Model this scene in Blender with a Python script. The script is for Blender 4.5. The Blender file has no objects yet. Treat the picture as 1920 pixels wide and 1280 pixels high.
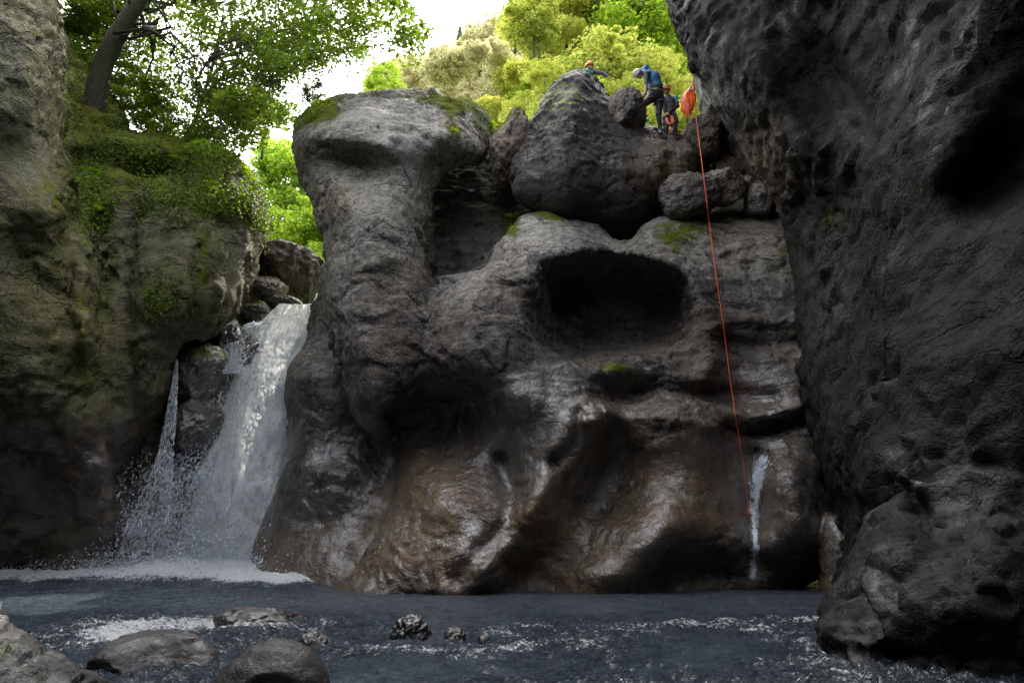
import bpy, bmesh, math, random, time
import numpy as np
from mathutils import Vector, Matrix
T0 = time.time()
C = bpy.context.scene.collection
R = math.radians
rng = np.random.default_rng(7)
random.seed(7)

# ------------------------------------------------------------------ camera
CAMH, PITCH, F = 0.95, R(16), 1280.0
cp_, sp_ = math.cos(PITCH), math.sin(PITCH)
cam = bpy.data.objects.new('camera', bpy.data.cameras.new('camera')); C.objects.link(cam)
cam.location = (0, 0, CAMH); cam.rotation_euler = (R(90) + PITCH, 0, 0)
cam.data.lens = 24.0; cam.data.sensor_width = 36; cam.data.clip_end = 2000; cam.data.clip_start = 0.05
bpy.context.scene.camera = cam

def P(px, py, Y):
    """world point seen at photo pixel (px, py) standing at distance Y"""
    u = (px - 960) / F; v = (640 - py) / F
    dy = cp_ - v * sp_; dz = sp_ + v * cp_
    t = Y / dy
    return np.array([u * t, Y, CAMH + dz * t])
def Yw(row):
    """distance of the water line seen at photo row"""
    v = (640-row)/F; return -CAMH*(cp_-v*sp_)/(sp_+v*cp_)
def project(x, y, z):
    zz = z - CAMH
    d = y * cp_ + zz * sp_
    d = np.where(np.abs(d) < 0.2, 0.2, d)
    u = zz * cp_ - y * sp_
    return 960 + F * x / d, 640 - F * u / d
def ppm(px, py, Y):
    """photo pixels per metre there"""
    q = P(px, py, Y)
    return F / (Y * cp_ + (q[2] - CAMH) * sp_)

# ------------------------------------------------------------------ noise
def _hash(ix, iy, iz, seed):
    h = (ix * 374761393 + iy * 668265263 + iz * 2147483647 + seed * 1274126177).astype(np.uint32)
    h = (h ^ (h >> 13)) * np.uint32(1274126177)
    h = (h ^ (h >> 15)) * np.uint32(2246822519)
    return (h ^ (h >> 16))
def _h01(ix, iy, iz, seed):
    return _hash(ix, iy, iz, seed).astype(np.float32) / np.float32(4294967295.0)
def noise(x, y, z, seed=0):
    """value-gradient noise in -1..1"""
    fx = np.floor(x); fy = np.floor(y); fz = np.floor(z)
    ix = fx.astype(np.int64); iy = fy.astype(np.int64); iz = fz.astype(np.int64)
    dx = (x - fx).astype(np.float32); dy = (y - fy).astype(np.float32); dz = (z - fz).astype(np.float32)
    sx = dx*dx*dx*(dx*(dx*6-15)+10); sy = dy*dy*dy*(dy*(dy*6-15)+10); sz = dz*dz*dz*(dz*(dz*6-15)+10)
    out = 0
    for a in (0, 1):
        wx = sx if a else 1 - sx
        for b in (0, 1):
            wy = sy if b else 1 - sy
            for c in (0, 1):
                wz = sz if c else 1 - sz
                h = _hash(ix + a, iy + b, iz + c, seed)
                gx = (h & 1023).astype(np.float32) / 511.5 - 1
                gy = ((h >> 10) & 1023).astype(np.float32) / 511.5 - 1
                gz = ((h >> 20) & 1023).astype(np.float32) / 511.5 - 1
                out = out + wx * wy * wz * (gx * (dx - a) + gy * (dy - b) + gz * (dz - c))
    return out * 1.5
def fbm(p, s, oct=4, seed=0, st=(1, 1, 1), gain=0.5, ridged=False):
    t = 0; a = 1; n = 0
    for o in range(oct):
        v = noise(p[:, 0]*s*st[0] + 13.7*o, p[:, 1]*s*st[1] - 7.3*o, p[:, 2]*s*st[2] + 3.1*o, seed + o)
        if ridged: v = 1 - 2*np.abs(v)
        t = t + a * v; n += a; a *= gain; s *= 2.03
    return t / n
def worley(p, s, seed=0, st=(1, 1, 1)):
    x = p[:, 0]*s*st[0]; y = p[:, 1]*s*st[1]; z = p[:, 2]*s*st[2]
    ix = np.floor(x).astype(np.int64); iy = np.floor(y).astype(np.int64); iz = np.floor(z).astype(np.int64)
    f1 = np.full(len(x), 9., np.float32); f2 = f1.copy(); idv = np.zeros(len(x), np.float32); rel = np.zeros((len(x), 3), np.float32)
    for a in (-1, 0, 1):
        for b in (-1, 0, 1):
            for c in (-1, 0, 1):
                jx, jy, jz = ix + a, iy + b, iz + c
                ex = jx + _h01(jx, jy, jz, seed) - x; ey = jy + _h01(jx, jy, jz, seed+11) - y; ez = jz + _h01(jx, jy, jz, seed+23) - z
                d = np.sqrt(ex*ex + ey*ey + ez*ez).astype(np.float32)
                v = _h01(jx, jy, jz, seed + 37)
                nw = d < f1
                f2 = np.where(nw, f1, np.minimum(f2, d)); idv = np.where(nw, v, idv); rel[nw] = np.stack([ex, ey, ez], 1)[nw]; f1 = np.where(nw, d, f1)
    tv = np.stack([np.modf(idv*k)[0] for k in (97.13, 631.7, 2903.3)], 1)*2-1
    return f1, f2, idv, (rel*tv).sum(1)
def sstep(a, b, x):
    t = np.clip((x - a) / (b - a), 0, 1); return t*t*(3 - 2*t)
def smin(a, b, k):
    h = np.clip(0.5 + 0.5*(b - a)/k, 0, 1); return b + (a - b)*h - k*h*(1 - h)
def smax(a, b, k): return -smin(-a, -b, k)

# ------------------------------------------------------------------ mesh helpers
def link(name, me, mat=None, parent=None):
    o = bpy.data.objects.new(name, me); C.objects.link(o)
    if mat is not None:
        for m in (mat if isinstance(mat, (list, tuple)) else [mat]): me.materials.append(m)
    if parent is not None: o.parent = parent
    return o
def tag(o, label=None, cat=None, group=None, kind=None):
    if label: o['label'] = label
    if cat: o['category'] = cat
    if group: o['group'] = group
    if kind: o['kind'] = kind
    return o
def empty(name, loc=(0, 0, 0)):
    o = bpy.data.objects.new(name, None); C.objects.link(o); o.location = loc; o.empty_display_size = .2
    return o
def mesh_np(name, V, Q, smooth=True, tri=False):
    """fast mesh from numpy arrays"""
    me = bpy.data.meshes.new(name); V = np.asarray(V, np.float32); Q = np.asarray(Q, np.int32)
    n = Q.shape[1]
    me.vertices.add(len(V)); me.vertices.foreach_set('co', V.ravel())
    me.loops.add(Q.size); me.loops.foreach_set('vertex_index', Q.ravel())
    me.polygons.add(len(Q)); me.polygons.foreach_set('loop_start', np.arange(0, Q.size, n, dtype=np.int32))
    if smooth: me.polygons.foreach_set('use_smooth', np.ones(len(Q), bool))
    me.update(calc_edges=True); me.validate()
    return me
def attr(me, name, vals):
    a = me.attributes.new(name, 'FLOAT', 'POINT'); a.data.foreach_set('value', np.asarray(vals, np.float32))
def attrc(me, name, vals):
    a = me.attributes.new(name, 'FLOAT_COLOR', 'POINT')
    v = np.ones((len(vals), 4), np.float32); v[:, :3] = vals; a.data.foreach_set('color', v.ravel())
def recentre(o, c):
    """put a mesh object's origin at c (world), keeping the mesh where it is"""
    c = Vector([float(q) for q in c]); o.data.transform(Matrix.Translation(-c)); o.location = c; return o

def surface_nets(f, org, h):
    """f: 3D grid (negative inside) -> verts, quads"""
    f = f.astype(np.float32)
    ins = f < 0
    nx, ny, nz = f.shape
    corners = [(a, b, c) for a in (0, 1) for b in (0, 1) for c in (0, 1)]
    cnt = np.zeros((nx-1, ny-1, nz-1), np.int8)
    for a, b, c in corners: cnt += ins[a:nx-1+a, b:ny-1+b, c:nz-1+c]
    act = (cnt > 0) & (cnt < 8)
    I = np.argwhere(act)
    idx = np.full(act.shape, -1, np.int32); idx[act] = np.arange(len(I))
    val = {k: f[I[:, 0]+k[0], I[:, 1]+k[1], I[:, 2]+k[2]] for k in corners}
    acc = np.zeros((len(I), 3), np.float32); n = np.zeros(len(I), np.float32)
    for k in corners:
        for ax in range(3):
            if k[ax] == 0:
                k2 = list(k); k2[ax] = 1; k2 = tuple(k2)
                a, b = val[k], val[k2]
                m = (a < 0) != (b < 0)
                t = np.where(m, a / np.where(m, a - b, 1), 0)
                pos = np.tile(np.array(k, np.float32), (len(I), 1)); pos[:, ax] = t
                acc += pos * m[:, None]; n += m
    V = (I + acc / n[:, None]) * h + np.array(org, np.float32)
    Q = []
    for ax in range(3):
        sl0 = [slice(1, -1)]*3; sl1 = [slice(1, -1)]*3
        sl0[ax] = slice(0, -1); sl1[ax] = slice(1, None)
        s0 = ins[tuple(sl0)]; s1 = ins[tuple(sl1)]
        E = np.argwhere(s0 != s1)
        if not len(E): continue
        flip = s0[E[:, 0], E[:, 1], E[:, 2]]
        E = E.copy()
        for k in range(3):
            if k != ax: E[:, k] += 1
        b_, c_ = (ax + 1) % 3, (ax + 2) % 3
        def cell(db, dc):
            e = E.copy(); e[:, b_] -= db; e[:, c_] -= dc
            return idx[e[:, 0], e[:, 1], e[:, 2]]
        q = np.stack([cell(1, 1), cell(0, 1), cell(0, 0), cell(1, 0)], 1)
        q[~flip] = q[~flip][:, ::-1]
        Q.append(q)
    return V, np.concatenate(Q)
def vnormals(V, Q):
    a = V[Q[:, 2]] - V[Q[:, 0]]; b = V[Q[:, 3]] - V[Q[:, 1]]
    fn = np.cross(a, b); N = np.zeros_like(V)
    for k in range(4):
        for c in range(3): N[:, c] += np.bincount(Q[:, k], fn[:, c], len(V))
    return N / (np.linalg.norm(N, axis=1, keepdims=True) + 1e-9)

# ------------------------------------------------------------------ 2-D maps over the photo plane (used to read control points)
GX0, GY0, GS = -400, -700, 6.0
GW, GH = 480, 380
_gx, _gy = np.meshgrid(GX0 + GS*np.arange(GW), GY0 + GS*np.arange(GH), indexing='ij')
def samp(m, px, py):
    u = np.clip((px - GX0)/GS, 0, GW-1.001); v = np.clip((py - GY0)/GS, 0, GH-1.001)
    i = u.astype(np.int32); j = v.astype(np.int32); u = (u - i).astype(np.float32); v = (v - j).astype(np.float32)
    return (m[i, j]*(1-u)*(1-v) + m[i+1, j]*u*(1-v) + m[i, j+1]*(1-u)*v + m[i+1, j+1]*u*v)
def smooth_poly(pts, it=2):
    pts = [np.array(p, float) for p in pts]
    for _ in range(it):
        n = []
        for i in range(len(pts)):
            a, b = pts[i], pts[(i+1) % len(pts)]
            n += [a*.75 + b*.25, a*.25 + b*.75]
        pts = n
    return np.array(pts)
def poly_sdf(pts, it=2):
    p = smooth_poly(pts, it); x, y = _gx, _gy
    d = np.full(x.shape, 1e9); s = np.zeros(x.shape, bool)
    for i in range(len(p)):
        a = p[i]; b = p[(i+1) % len(p)]; e = b - a; L = e @ e + 1e-9
        t = np.clip(((x-a[0])*e[0] + (y-a[1])*e[1])/L, 0, 1)
        d = np.minimum(d, (x-a[0]-t*e[0])**2 + (y-a[1]-t*e[1])**2)
        c = (a[1] > y) != (b[1] > y)
        with np.errstate(divide='ignore', invalid='ignore'):
            s ^= c & (x < (b[0]-a[0])*(y-a[1])/((b[1]-a[1]) if b[1] != a[1] else 1e-9) + a[0])
    d = np.sqrt(d); return np.where(s, -d, d).astype(np.float32)
def tps(pts, lam=2.0):
    pts = np.array(pts, float); xy = pts[:, :2]/100; v = pts[:, 2]; n = len(pts)
    def U(r2): return r2*np.log(r2 + 1e-9)
    K = U(((xy[:, None]-xy[None])**2).sum(-1)) + lam*0.01*np.eye(n)
    Pm = np.c_[np.ones(n), xy]
    A = np.zeros((n+3, n+3)); A[:n, :n] = K; A[:n, n:] = Pm; A[n:, :n] = Pm.T
    w = np.linalg.solve(A, np.r_[v, 0, 0, 0])
    gx, gy = _gx/100, _gy/100
    m = w[n] + w[n+1]*gx + w[n+2]*gy
    for i in range(n): m = m + w[i]*U((gx-xy[i, 0])**2 + (gy-xy[i, 1])**2)
    return np.clip(m, v.min()-.6, v.max()+.6).astype(np.float32)
def line_bump(m, pts, w, amp, p=2.0):
    """add a rounded ridge (amp<0 = towards the camera) or groove along a polyline"""
    pts = smooth_open(pts); d = np.full(_gx.shape, 1e9); w0 = w
    for a, b in zip(pts[:-1], pts[1:]):
        e = b - a; L = e @ e + 1e-9
        t = np.clip(((_gx-a[0])*e[0] + (_gy-a[1])*e[1])/L, 0, 1)
        d = np.minimum(d, np.hypot(_gx-a[0]-t*e[0], _gy-a[1]-t*e[1]))
    m += (amp*np.exp(-(d/w)**p)).astype(np.float32)
def smooth_open(pts, it=2):
    pts = [np.array(p, float) for p in pts]
    for _ in range(it):
        n = [pts[0]]
        for a, b in zip(pts[:-1], pts[1:]): n += [a*.75 + b*.25, a*.25 + b*.75]
        pts = n + [pts[-1]]
    return pts
def blob(m, x, y, rx, ry, amp, rot=0, p=1.0):
    c, s = math.cos(R(rot)), math.sin(R(rot)); dx = _gx-x; dy = _gy-y
    u = (dx*c + dy*s)/rx; v = (-dx*s + dy*c)/ry
    m += (amp*np.exp(-(u*u+v*v)**p)).astype(np.float32)

class Solid:
    """a lump of rock: outline, front relief, thickness; sides curl away and taper to the back"""
    def __init__(s, poly, relief, thick=3.0, taper=.25, k=.35, roll=0, rollR=1.0, it=2, off=0):
        s.sd = poly_sdf(poly, it) - off; s.rel = relief if isinstance(relief, np.ndarray) else tps(relief)
        s.thick, s.taper, s.k = thick, taper, k
        if roll:
            dm = -s.sd/85.0; t = np.clip(dm/rollR, 0, 1)
            s.rel = s.rel + (roll*(1 - np.sqrt(np.clip(1-(1-t)**2, 0, 1)))).astype(np.float32)
    def __call__(s, px, py, y, mpp):
        yf = samp(s.rel, px, py); d = samp(s.sd, px, py)*mpp + s.taper*np.clip(y-yf, 0, 9)
        f = smax(yf - y, d, s.k)
        return smax(f, y - yf - s.thick, s.k)
class Hole:
    """hollow carved out: ellipse in view, centred at depth Y, with depth radius ry"""
    def __init__(s, px, py, Y, rx, rz, ry, k=.15, rot=0, p=2):
        s.c = P(px, py, Y); m = 1/ppm(px, py, Y); s.r = (rx*m, ry, rz*m); s.k = k; s.rot = R(rot)
    def __call__(s, x, y, z):
        dx = x-s.c[0]; dy = (y-s.c[1])/s.r[1]; dz = z-s.c[2]
        c, sn = math.cos(s.rot), math.sin(s.rot)
        u = (dx*c - dz*sn)/s.r[0]; v = (dx*sn + dz*c)/s.r[2]
        q = np.sqrt(u*u+dy*dy+v*v)
        return (q-1)*min(s.r)
class Carve:
    """hollow with a drawn mouth, cut back to depth Yb, narrowing inwards"""
    def __init__(s, poly, Yf, Yb, k=.12, taper=.25, kb=.5, jag=.13):
        s.jag = jag
        s.sd = poly_sdf(poly, 2); s.Yf, s.Yb, s.k, s.taper, s.kb = Yf, Yb, k, taper, kb
    def __call__(s, x, y, z):
        px, py = project(x, y, z); mpp = (y*cp_ + (z-CAMH)*sp_)/F
        v = smax(samp(s.sd, px, py)*mpp + s.taper*np.clip(y-s.Yf, 0, 9), y - s.Yb, s.kb)
        b = np.abs(v) < .6
        if b.any():
            p = np.stack([x[b], y[b], z[b]], 1); v[b] += s.jag*(fbm(p, 1.9, 3, 77, ridged=True)*.8 + fbm(p, .9, 2, 78))
        return v
def amp(m, c, k, lo=-9, hi=9): return (c + np.clip((m-c)*k, lo, hi)).astype(np.float32)
def build_sdf(fn, lo, hi, h):
    lo = np.array(lo, float); hi = np.array(hi, float)
    n = np.ceil((hi-lo)/h).astype(int)+1
    ax = [np.float32(lo[k]) + np.float32(h)*np.arange(n[k], dtype=np.float32) for k in range(3)]
    f = np.empty(tuple(n), np.float32)
    step = max(1, int(600000//(n[1]*n[2])))
    for i in range(0, n[0], step):
        X, Y, Z = np.meshgrid(ax[0][i:i+step], ax[1], ax[2], indexing='ij')
        v = fn(X.ravel(), Y.ravel(), Z.ravel()); f[i:i+step] = v.reshape(X.shape)
    for k in range(3):
        s = [slice(None)]*3; s[k] = 0; f[tuple(s)] = np.maximum(f[tuple(s)], h)
        s[k] = -1; f[tuple(s)] = np.maximum(f[tuple(s)], h)
    return surface_nets(f, lo, h)
def rock_fn(solids, holes=(), wob=.12, ws=.8, seed=3, k=.35, extra=None):
    def fn(x, y, z):
        # warp the domain a little so nothing is ruler-made
        px, py = project(x, y, z); mpp = (y*cp_ + (z-CAMH)*sp_)/F
        f = None
        for s in solids:
            v = s(px, py, y, mpp); f = v if f is None else smin(f, v, k)
        if extra is not None: f = extra(f, x, y, z)
        for hh in holes: f = smax(f, -hh(x, y, z), hh.k)
        band = np.abs(f) < .7
        if wob and band.any():
            p = np.stack([x[band], y[band], z[band]], 1)
            f[band] += wob*fbm(p, ws, 3, seed)
        return f
    return fn
def rock_detail(V, Q, rough=1.0, seed=5, strata=None, block=1.0, fine=1.0, vein=1.0, calm=None):
    """fracture planes, cracks, pits and ripples pushed along the normals"""
    N = vnormals(V, Q); p = V.astype(np.float32)
    w = p + 0.25*np.stack([fbm(p, 1.3, 2, seed+50), fbm(p, 1.3, 2, seed+60), fbm(p, 1.3, 2, seed+70)], 1)
    f1, f2, idv, fa = worley(w, 1.3, seed, (1, 1, 1.7))
    g1, g2, idg, fb_ = worley(w, 3.6, seed+3, (1, 1, 1.6))
    e1, e2, ide, fc_ = worley(w, 8.5, seed+6, (1, 1, 1.5))
    mask = sstep(-.25, .35, fbm(p, .5, 2, seed+9))*.75 + .25
    w2 = w + 0.10*np.stack([fbm(p, 4, 2, seed+51), fbm(p, 4, 2, seed+61), fbm(p, 4, 2, seed+71)], 1)
    d = .08*rough*fbm(p, 1.6, 3, seed+1) + .04*block*mask*(idv-.5) + .11*block*mask*fa + .055*block*mask*fb_ + .018*block*mask*(idg-.5) + .022*block*mask*fc_
    d -= .05*block*np.exp(-((f2-f1)/.05)**2)*mask*sstep(0, .4, fbm(p, .9, 2, seed+77)+.15)
    d -= .014*block*np.exp(-((g2-g1)/.09)**2)*mask
    d += .028*rough*(vein*fbm(w2, 2.3, 4, seed+2, (1, 1, 1.6), .6, ridged=True))*(.3+mask)
    d += .014*fine*fbm(w2, 6.5, 3, seed+2, ridged=True)*(.4+mask)
    if strata is not None:
        m = strata(*project(p[:, 0], p[:, 1], p[:, 2]))
        s = fbm(w, 1.0, 3, seed+4, (.7, .7, 5.5)); d += .10*m*s
        s2 = fbm(w, 1.0, 2, seed+14, (1.3, 1.3, 14)); d += .035*m*s2
    if calm is not None: d = d*calm(*project(p[:, 0], p[:, 1], p[:, 2]))
    V2 = V + N*d[:, None]
    return V2.astype(np.float32), N
print('core', time.time()-T0)
# ------------------------------------------------------------------ materials
def newmat(name):
    m = bpy.data.materials.new(name); m.use_nodes = True; nt = m.node_tree; nt.nodes.clear()
    out = nt.nodes.new('ShaderNodeOutputMaterial')
    return m, nt, out
class NT:
    def __init__(s, nt): s.nt = nt
    def n(s, t, **kw):
        nd = s.nt.nodes.new(t)
        for k, v in kw.items():
            if k in nd.inputs: nd.inputs[k].default_value = v
            else: setattr(nd, k, v)
        return nd
    def l(s, a, b): s.nt.links.new(a, b)
    def val(s, x, sock):
        if hasattr(x, 'is_output') or isinstance(x, bpy.types.NodeSocket): s.l(x, sock)
        else: sock.default_value = x
    def math(s, op, a, b=0.0, c=None, clamp=False):
        nd = s.nt.nodes.new('ShaderNodeMath'); nd.operation = op; nd.use_clamp = clamp
        s.val(a, nd.inputs[0]); s.val(b, nd.inputs[1])
        if c is not None: s.val(c, nd.inputs[2])
        return nd.outputs[0]
    def mix(s, f, a, b, mode='MIX'):
        nd = s.nt.nodes.new('ShaderNodeMix'); nd.data_type = 'RGBA'; nd.blend_type = mode; nd.clamp_factor = True
        s.val(f, nd.inputs[0])
        for x, i in ((a, 6), (b, 7)):
            if isinstance(x, tuple): nd.inputs[i].default_value = (*x[:3], 1)
            else: s.l(x, nd.inputs[i])
        return nd.outputs[2]
    def ramp(s, f, a, b, lo=0.0, hi=1.0):
        nd = s.nt.nodes.new('ShaderNodeMapRange'); nd.clamp = True
        s.val(f, nd.inputs[0]); nd.inputs[1].default_value = a; nd.inputs[2].default_value = b
        nd.inputs[3].default_value = lo; nd.inputs[4].default_value = hi
        return nd.outputs[0]
    def noise(s, vec, scale, detail=4, rough=.55, dist=0.0, typ='FBM'):
        nd = s.nt.nodes.new('ShaderNodeTexNoise'); nd.noise_type = typ
        nd.inputs['Scale'].default_value = scale; nd.inputs['Detail'].default_value = detail
        nd.inputs['Roughness'].default_value = rough; nd.inputs['Distortion'].default_value = dist
        s.l(vec, nd.inputs['Vector']); return nd.outputs[0]
    def vor(s, vec, scale, feature='DISTANCE_TO_EDGE', rnd=1.0):
        nd = s.nt.nodes.new('ShaderNodeTexVoronoi'); nd.feature = feature
        nd.inputs['Scale'].default_value = scale; nd.inputs['Randomness'].default_value = rnd
        s.l(vec, nd.inputs['Vector']); return nd.outputs[0] if feature == 'DISTANCE_TO_EDGE' else nd.outputs['Distance']
    def mapping(s, vec, scale):
        nd = s.nt.nodes.new('ShaderNodeMapping'); nd.inputs['Scale'].default_value = scale
        s.l(vec, nd.inputs['Vector']); return nd.outputs[0]
    def attr(s, name):
        nd = s.nt.nodes.new('ShaderNodeAttribute'); nd.attribute_name = name; return nd
    def bump(s, h, strength, dist, normal=None):
        nd = s.nt.nodes.new('ShaderNodeBump'); nd.inputs['Strength'].default_value = strength
        nd.inputs['Distance'].default_value = dist; s.l(h, nd.inputs['Height'])
        if normal is not None: s.l(normal, nd.inputs['Normal'])
        return nd.outputs[0]

def rock_material(name, c_dark=(.055, .049, .044), c_mid=(.175, .153, .128), c_light=(.36, .33, .29), scale=1.0, wet_rough=.2, bumps=1.0, spec=.22, coat=2.0):
    m, nt, out = newmat(name); g = NT(nt)
    pos = g.n('ShaderNodeNewGeometry').outputs['Position']
    n1 = g.noise(pos, .9*scale, 6, .62, .6)
    n2 = g.noise(pos, 5*scale, 6, .65, .3)
    n3 = g.noise(pos, 28*scale, 4, .7)
    streak = g.noise(g.mapping(pos, (2.2, 2.2, .28)), 1.6, 5, .65, .4)
    strat = g.noise(g.mapping(pos, (.6, .6, 5)), 1.3, 6, .6, .8)
    base = g.mix(g.ramp(n1, .35, .62), c_dark, c_mid)
    base = g.mix(g.ramp(n2, .48, .75, 0, .65), base, c_light)
    base = g.mix(g.ramp(streak, .52, .62, 0, .65), base, tuple(x*.55 for x in c_dark))
    base = g.mix(g.ramp(strat, .55, .7, 0, .35), base, (c_mid[0]*1.05, c_mid[1]*.95, c_mid[2]*.85))
    drip = g.noise(g.mapping(pos, (3.2, 3.2, .16)), 1.2, 6, .7, .25)
    base = g.mix(g.ramp(drip, .54, .68, 0, .55), base, tuple(x*1.15 for x in c_light))
    base = g.mix(g.ramp(g.noise(pos, .45, 4, .6, 1.0), .48, .62, 0, .45), base, (c_mid[0]*1.25, c_mid[1]*1.0, c_mid[2]*.7))
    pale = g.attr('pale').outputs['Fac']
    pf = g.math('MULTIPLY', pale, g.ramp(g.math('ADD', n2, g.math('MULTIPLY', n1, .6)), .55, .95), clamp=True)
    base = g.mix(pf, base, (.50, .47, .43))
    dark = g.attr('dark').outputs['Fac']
    base = g.mix(g.math('MULTIPLY', dark, .8, clamp=True), base, (.030, .028, .028))  # darkness painted into the colour: recess shade and dark stones alike
    brown = g.attr('brown').outputs['Fac']
    base = g.mix(g.math('MULTIPLY', brown, g.ramp(g.math('ADD', streak, n2), .75, 1.15, .35, 1), clamp=True), base, (.34, .215, .105))
    # fine grain and lichen dots
    base = g.mix(g.ramp(n3, .38, .62, .45, 0), base, tuple(x*.45 for x in c_dark))
    dots = g.vor(pos, 9*scale, 'F1')
    base = g.mix(g.math('MULTIPLY', g.ramp(dots, .10, .16, .5, 0), g.ramp(n1, .5, .6)), base, tuple(x*1.05 for x in c_light))
    cr = g.noise(g.mapping(pos, (1, 1, 1.5)), 3.4*scale, 9, .62, .5, 'RIDGED_MULTIFRACTAL')
    base = g.mix(g.ramp(cr, .9, 1.7, 0, .55), base, tuple(x*.35 for x in c_dark))
    wet = g.attr('wet').outputs['Fac']
    wf = g.math('MULTIPLY', wet, g.ramp(n1, .30, .52, .55, 1), clamp=True)
    base = g.mix(g.math('MULTIPLY', wf, .30), base, (.0, .0, .0))
    moss = g.attr('moss').outputs['Fac']
    base = g.mix(g.math('MULTIPLY', g.attr('algae').outputs['Fac'], g.ramp(g.math('ADD', n2, g.math('MULTIPLY', streak, .6)), .55, .95, .2, .9), clamp=True), base, (c_mid[0]*.9, c_mid[1]*1.05, c_mid[2]*.32))
    mf = g.ramp(g.math('ADD', g.math('MULTIPLY', moss, 1.0), g.math('MULTIPLY', g.math('SUBTRACT', g.noise(pos, 3.5, 6, .7), .5), 1.7)), .45, .62)
    mn = g.noise(pos, 45, 4, .7)
    mcol = g.mix(g.ramp(mn, .35, .65), (.045, .065, .008), (.24, .27, .03))
    mcol = g.mix(g.ramp(g.noise(pos, 1.7, 3), .45, .65, 0, .6), mcol, (.14, .115, .02))
    base = g.mix(mf, base, mcol)
    rough = g.math('SUBTRACT', .82, g.math('MULTIPLY', wf, .82-wet_rough))
    rough = g.math('ADD', rough, g.math('MULTIPLY', g.math('SUBTRACT', n3, .5), .25), clamp=True)
    rough = g.math('MAXIMUM', rough, mf)
    # bumps
    crack = g.ramp(g.vor(g.mapping(pos, (1, 1, 1.5)), 3.0*scale), 0, .05)
    crack2 = g.ramp(g.vor(pos, 11*scale), 0, .10)
    warp = g.noise(pos, 14*scale, 8, .62, .8)
    patch = g.ramp(g.noise(pos, .6*scale, 3), .38, .60, .25, 1.0)
    h = g.math('ADD', g.math('MULTIPLY', g.math('MULTIPLY', warp, patch), .9), g.math('MULTIPLY', n2, .9))
    wn = g.n('ShaderNodeTexNoise'); wn.inputs['Scale'].default_value = 2.2*scale; wn.inputs['Detail'].default_value = 5; g.l(pos, wn.inputs['Vector'])
    wv_ = g.n('ShaderNodeVectorMath', operation='MULTIPLY_ADD'); g.l(wn.outputs['Color'], wv_.inputs[0]); wv_.inputs[1].default_value = (.55, .55, .55); g.l(pos, wv_.inputs[2])
    bed = g.ramp(g.vor(g.mapping(wv_.outputs[0], (.45, .45, 2.1)), 1.0*scale), 0, .022)
    bed2 = g.ramp(g.vor(g.mapping(wv_.outputs[0], (1, 1, 1.9)), 2.4*scale), 0, .03)
    bedm = g.ramp(g.noise(pos, .8*scale, 4), .42, .56)
    crk = g.math('MULTIPLY', g.math('MINIMUM', bed, g.math('ADD', bed2, .25)), 1.0)
    crk = g.math('SUBTRACT', 1.0, g.math('MULTIPLY', g.math('SUBTRACT', 1.0, crk, clamp=True), bedm))
    h = g.math('ADD', h, g.math('MULTIPLY', crk, .7))
    base = g.mix(g.math('MULTIPLY', g.math('SUBTRACT', 1.0, crk, clamp=True), .7), base, tuple(x*.2 for x in c_dark))
    h = g.math('ADD', h, g.math('MULTIPLY', g.math('MULTIPLY', crack, g.ramp(n1, .4, .6)), .25))
    h = g.math('ADD', h, g.math('MULTIPLY', crack2, .12))
    h = g.math('ADD', h, g.math('MULTIPLY', g.math('MULTIPLY', n3, patch), .2))
    h = g.math('ADD', h, g.math('MULTIPLY', g.math('MULTIPLY', mn, mf), .8))
    h = g.math('SUBTRACT', h, g.math('MULTIPLY', cr, .55))
    nb0 = g.n('ShaderNodeBump'); nb0.inputs['Distance'].default_value = .07/scale; g.l(h, nb0.inputs['Height'])
    g.l(g.math('SUBTRACT', 1.0*min(1, bumps), g.math('MULTIPLY', wf, .45)), nb0.inputs['Strength']); nb = nb0.outputs[0]
    hc_ = g.math('ADD', g.math('MULTIPLY', n2, 2.0), g.math('MULTIPLY', warp, .5)); nc = g.bump(hc_, .55, .05/scale)
    film = g.math('MULTIPLY', wf, g.ramp(g.noise(pos, 1.7*scale, 5, .6, .5), .40, .54))
    b = g.n('ShaderNodeBsdfPrincipled')
    g.l(base, b.inputs['Base Color']); g.l(rough, b.inputs['Roughness']); g.l(nb, b.inputs['Normal'])
    g.l(g.math('ADD', spec, g.math('MULTIPLY', wf, .25)), b.inputs['Specular IOR Level'])
    g.l(film, b.inputs['Coat Weight']); b.inputs['Coat Roughness'].default_value = .07; b.inputs['Coat IOR'].default_value = coat; g.l(nc, b.inputs['Coat Normal'])
    g.l(b.outputs[0], out.inputs[0])
    return m
ROCK = rock_material('gorge_limestone')
ROCKD = rock_material('shade_darkened_rock', (.005, .0048, .0045), (.012, .0115, .0105), (.036, .035, .033), 1.0, .45, 1.0, .07, 1.4)  # near-black base colour carries the right wall's shade
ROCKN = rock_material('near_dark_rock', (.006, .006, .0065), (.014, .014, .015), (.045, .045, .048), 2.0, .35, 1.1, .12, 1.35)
PEB = rock_material('wet_river_stone', (.009, .0085, .0085), (.024, .022, .020), (.075, .070, .064), 2.6, .22, .9, .2, 1.5)

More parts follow.
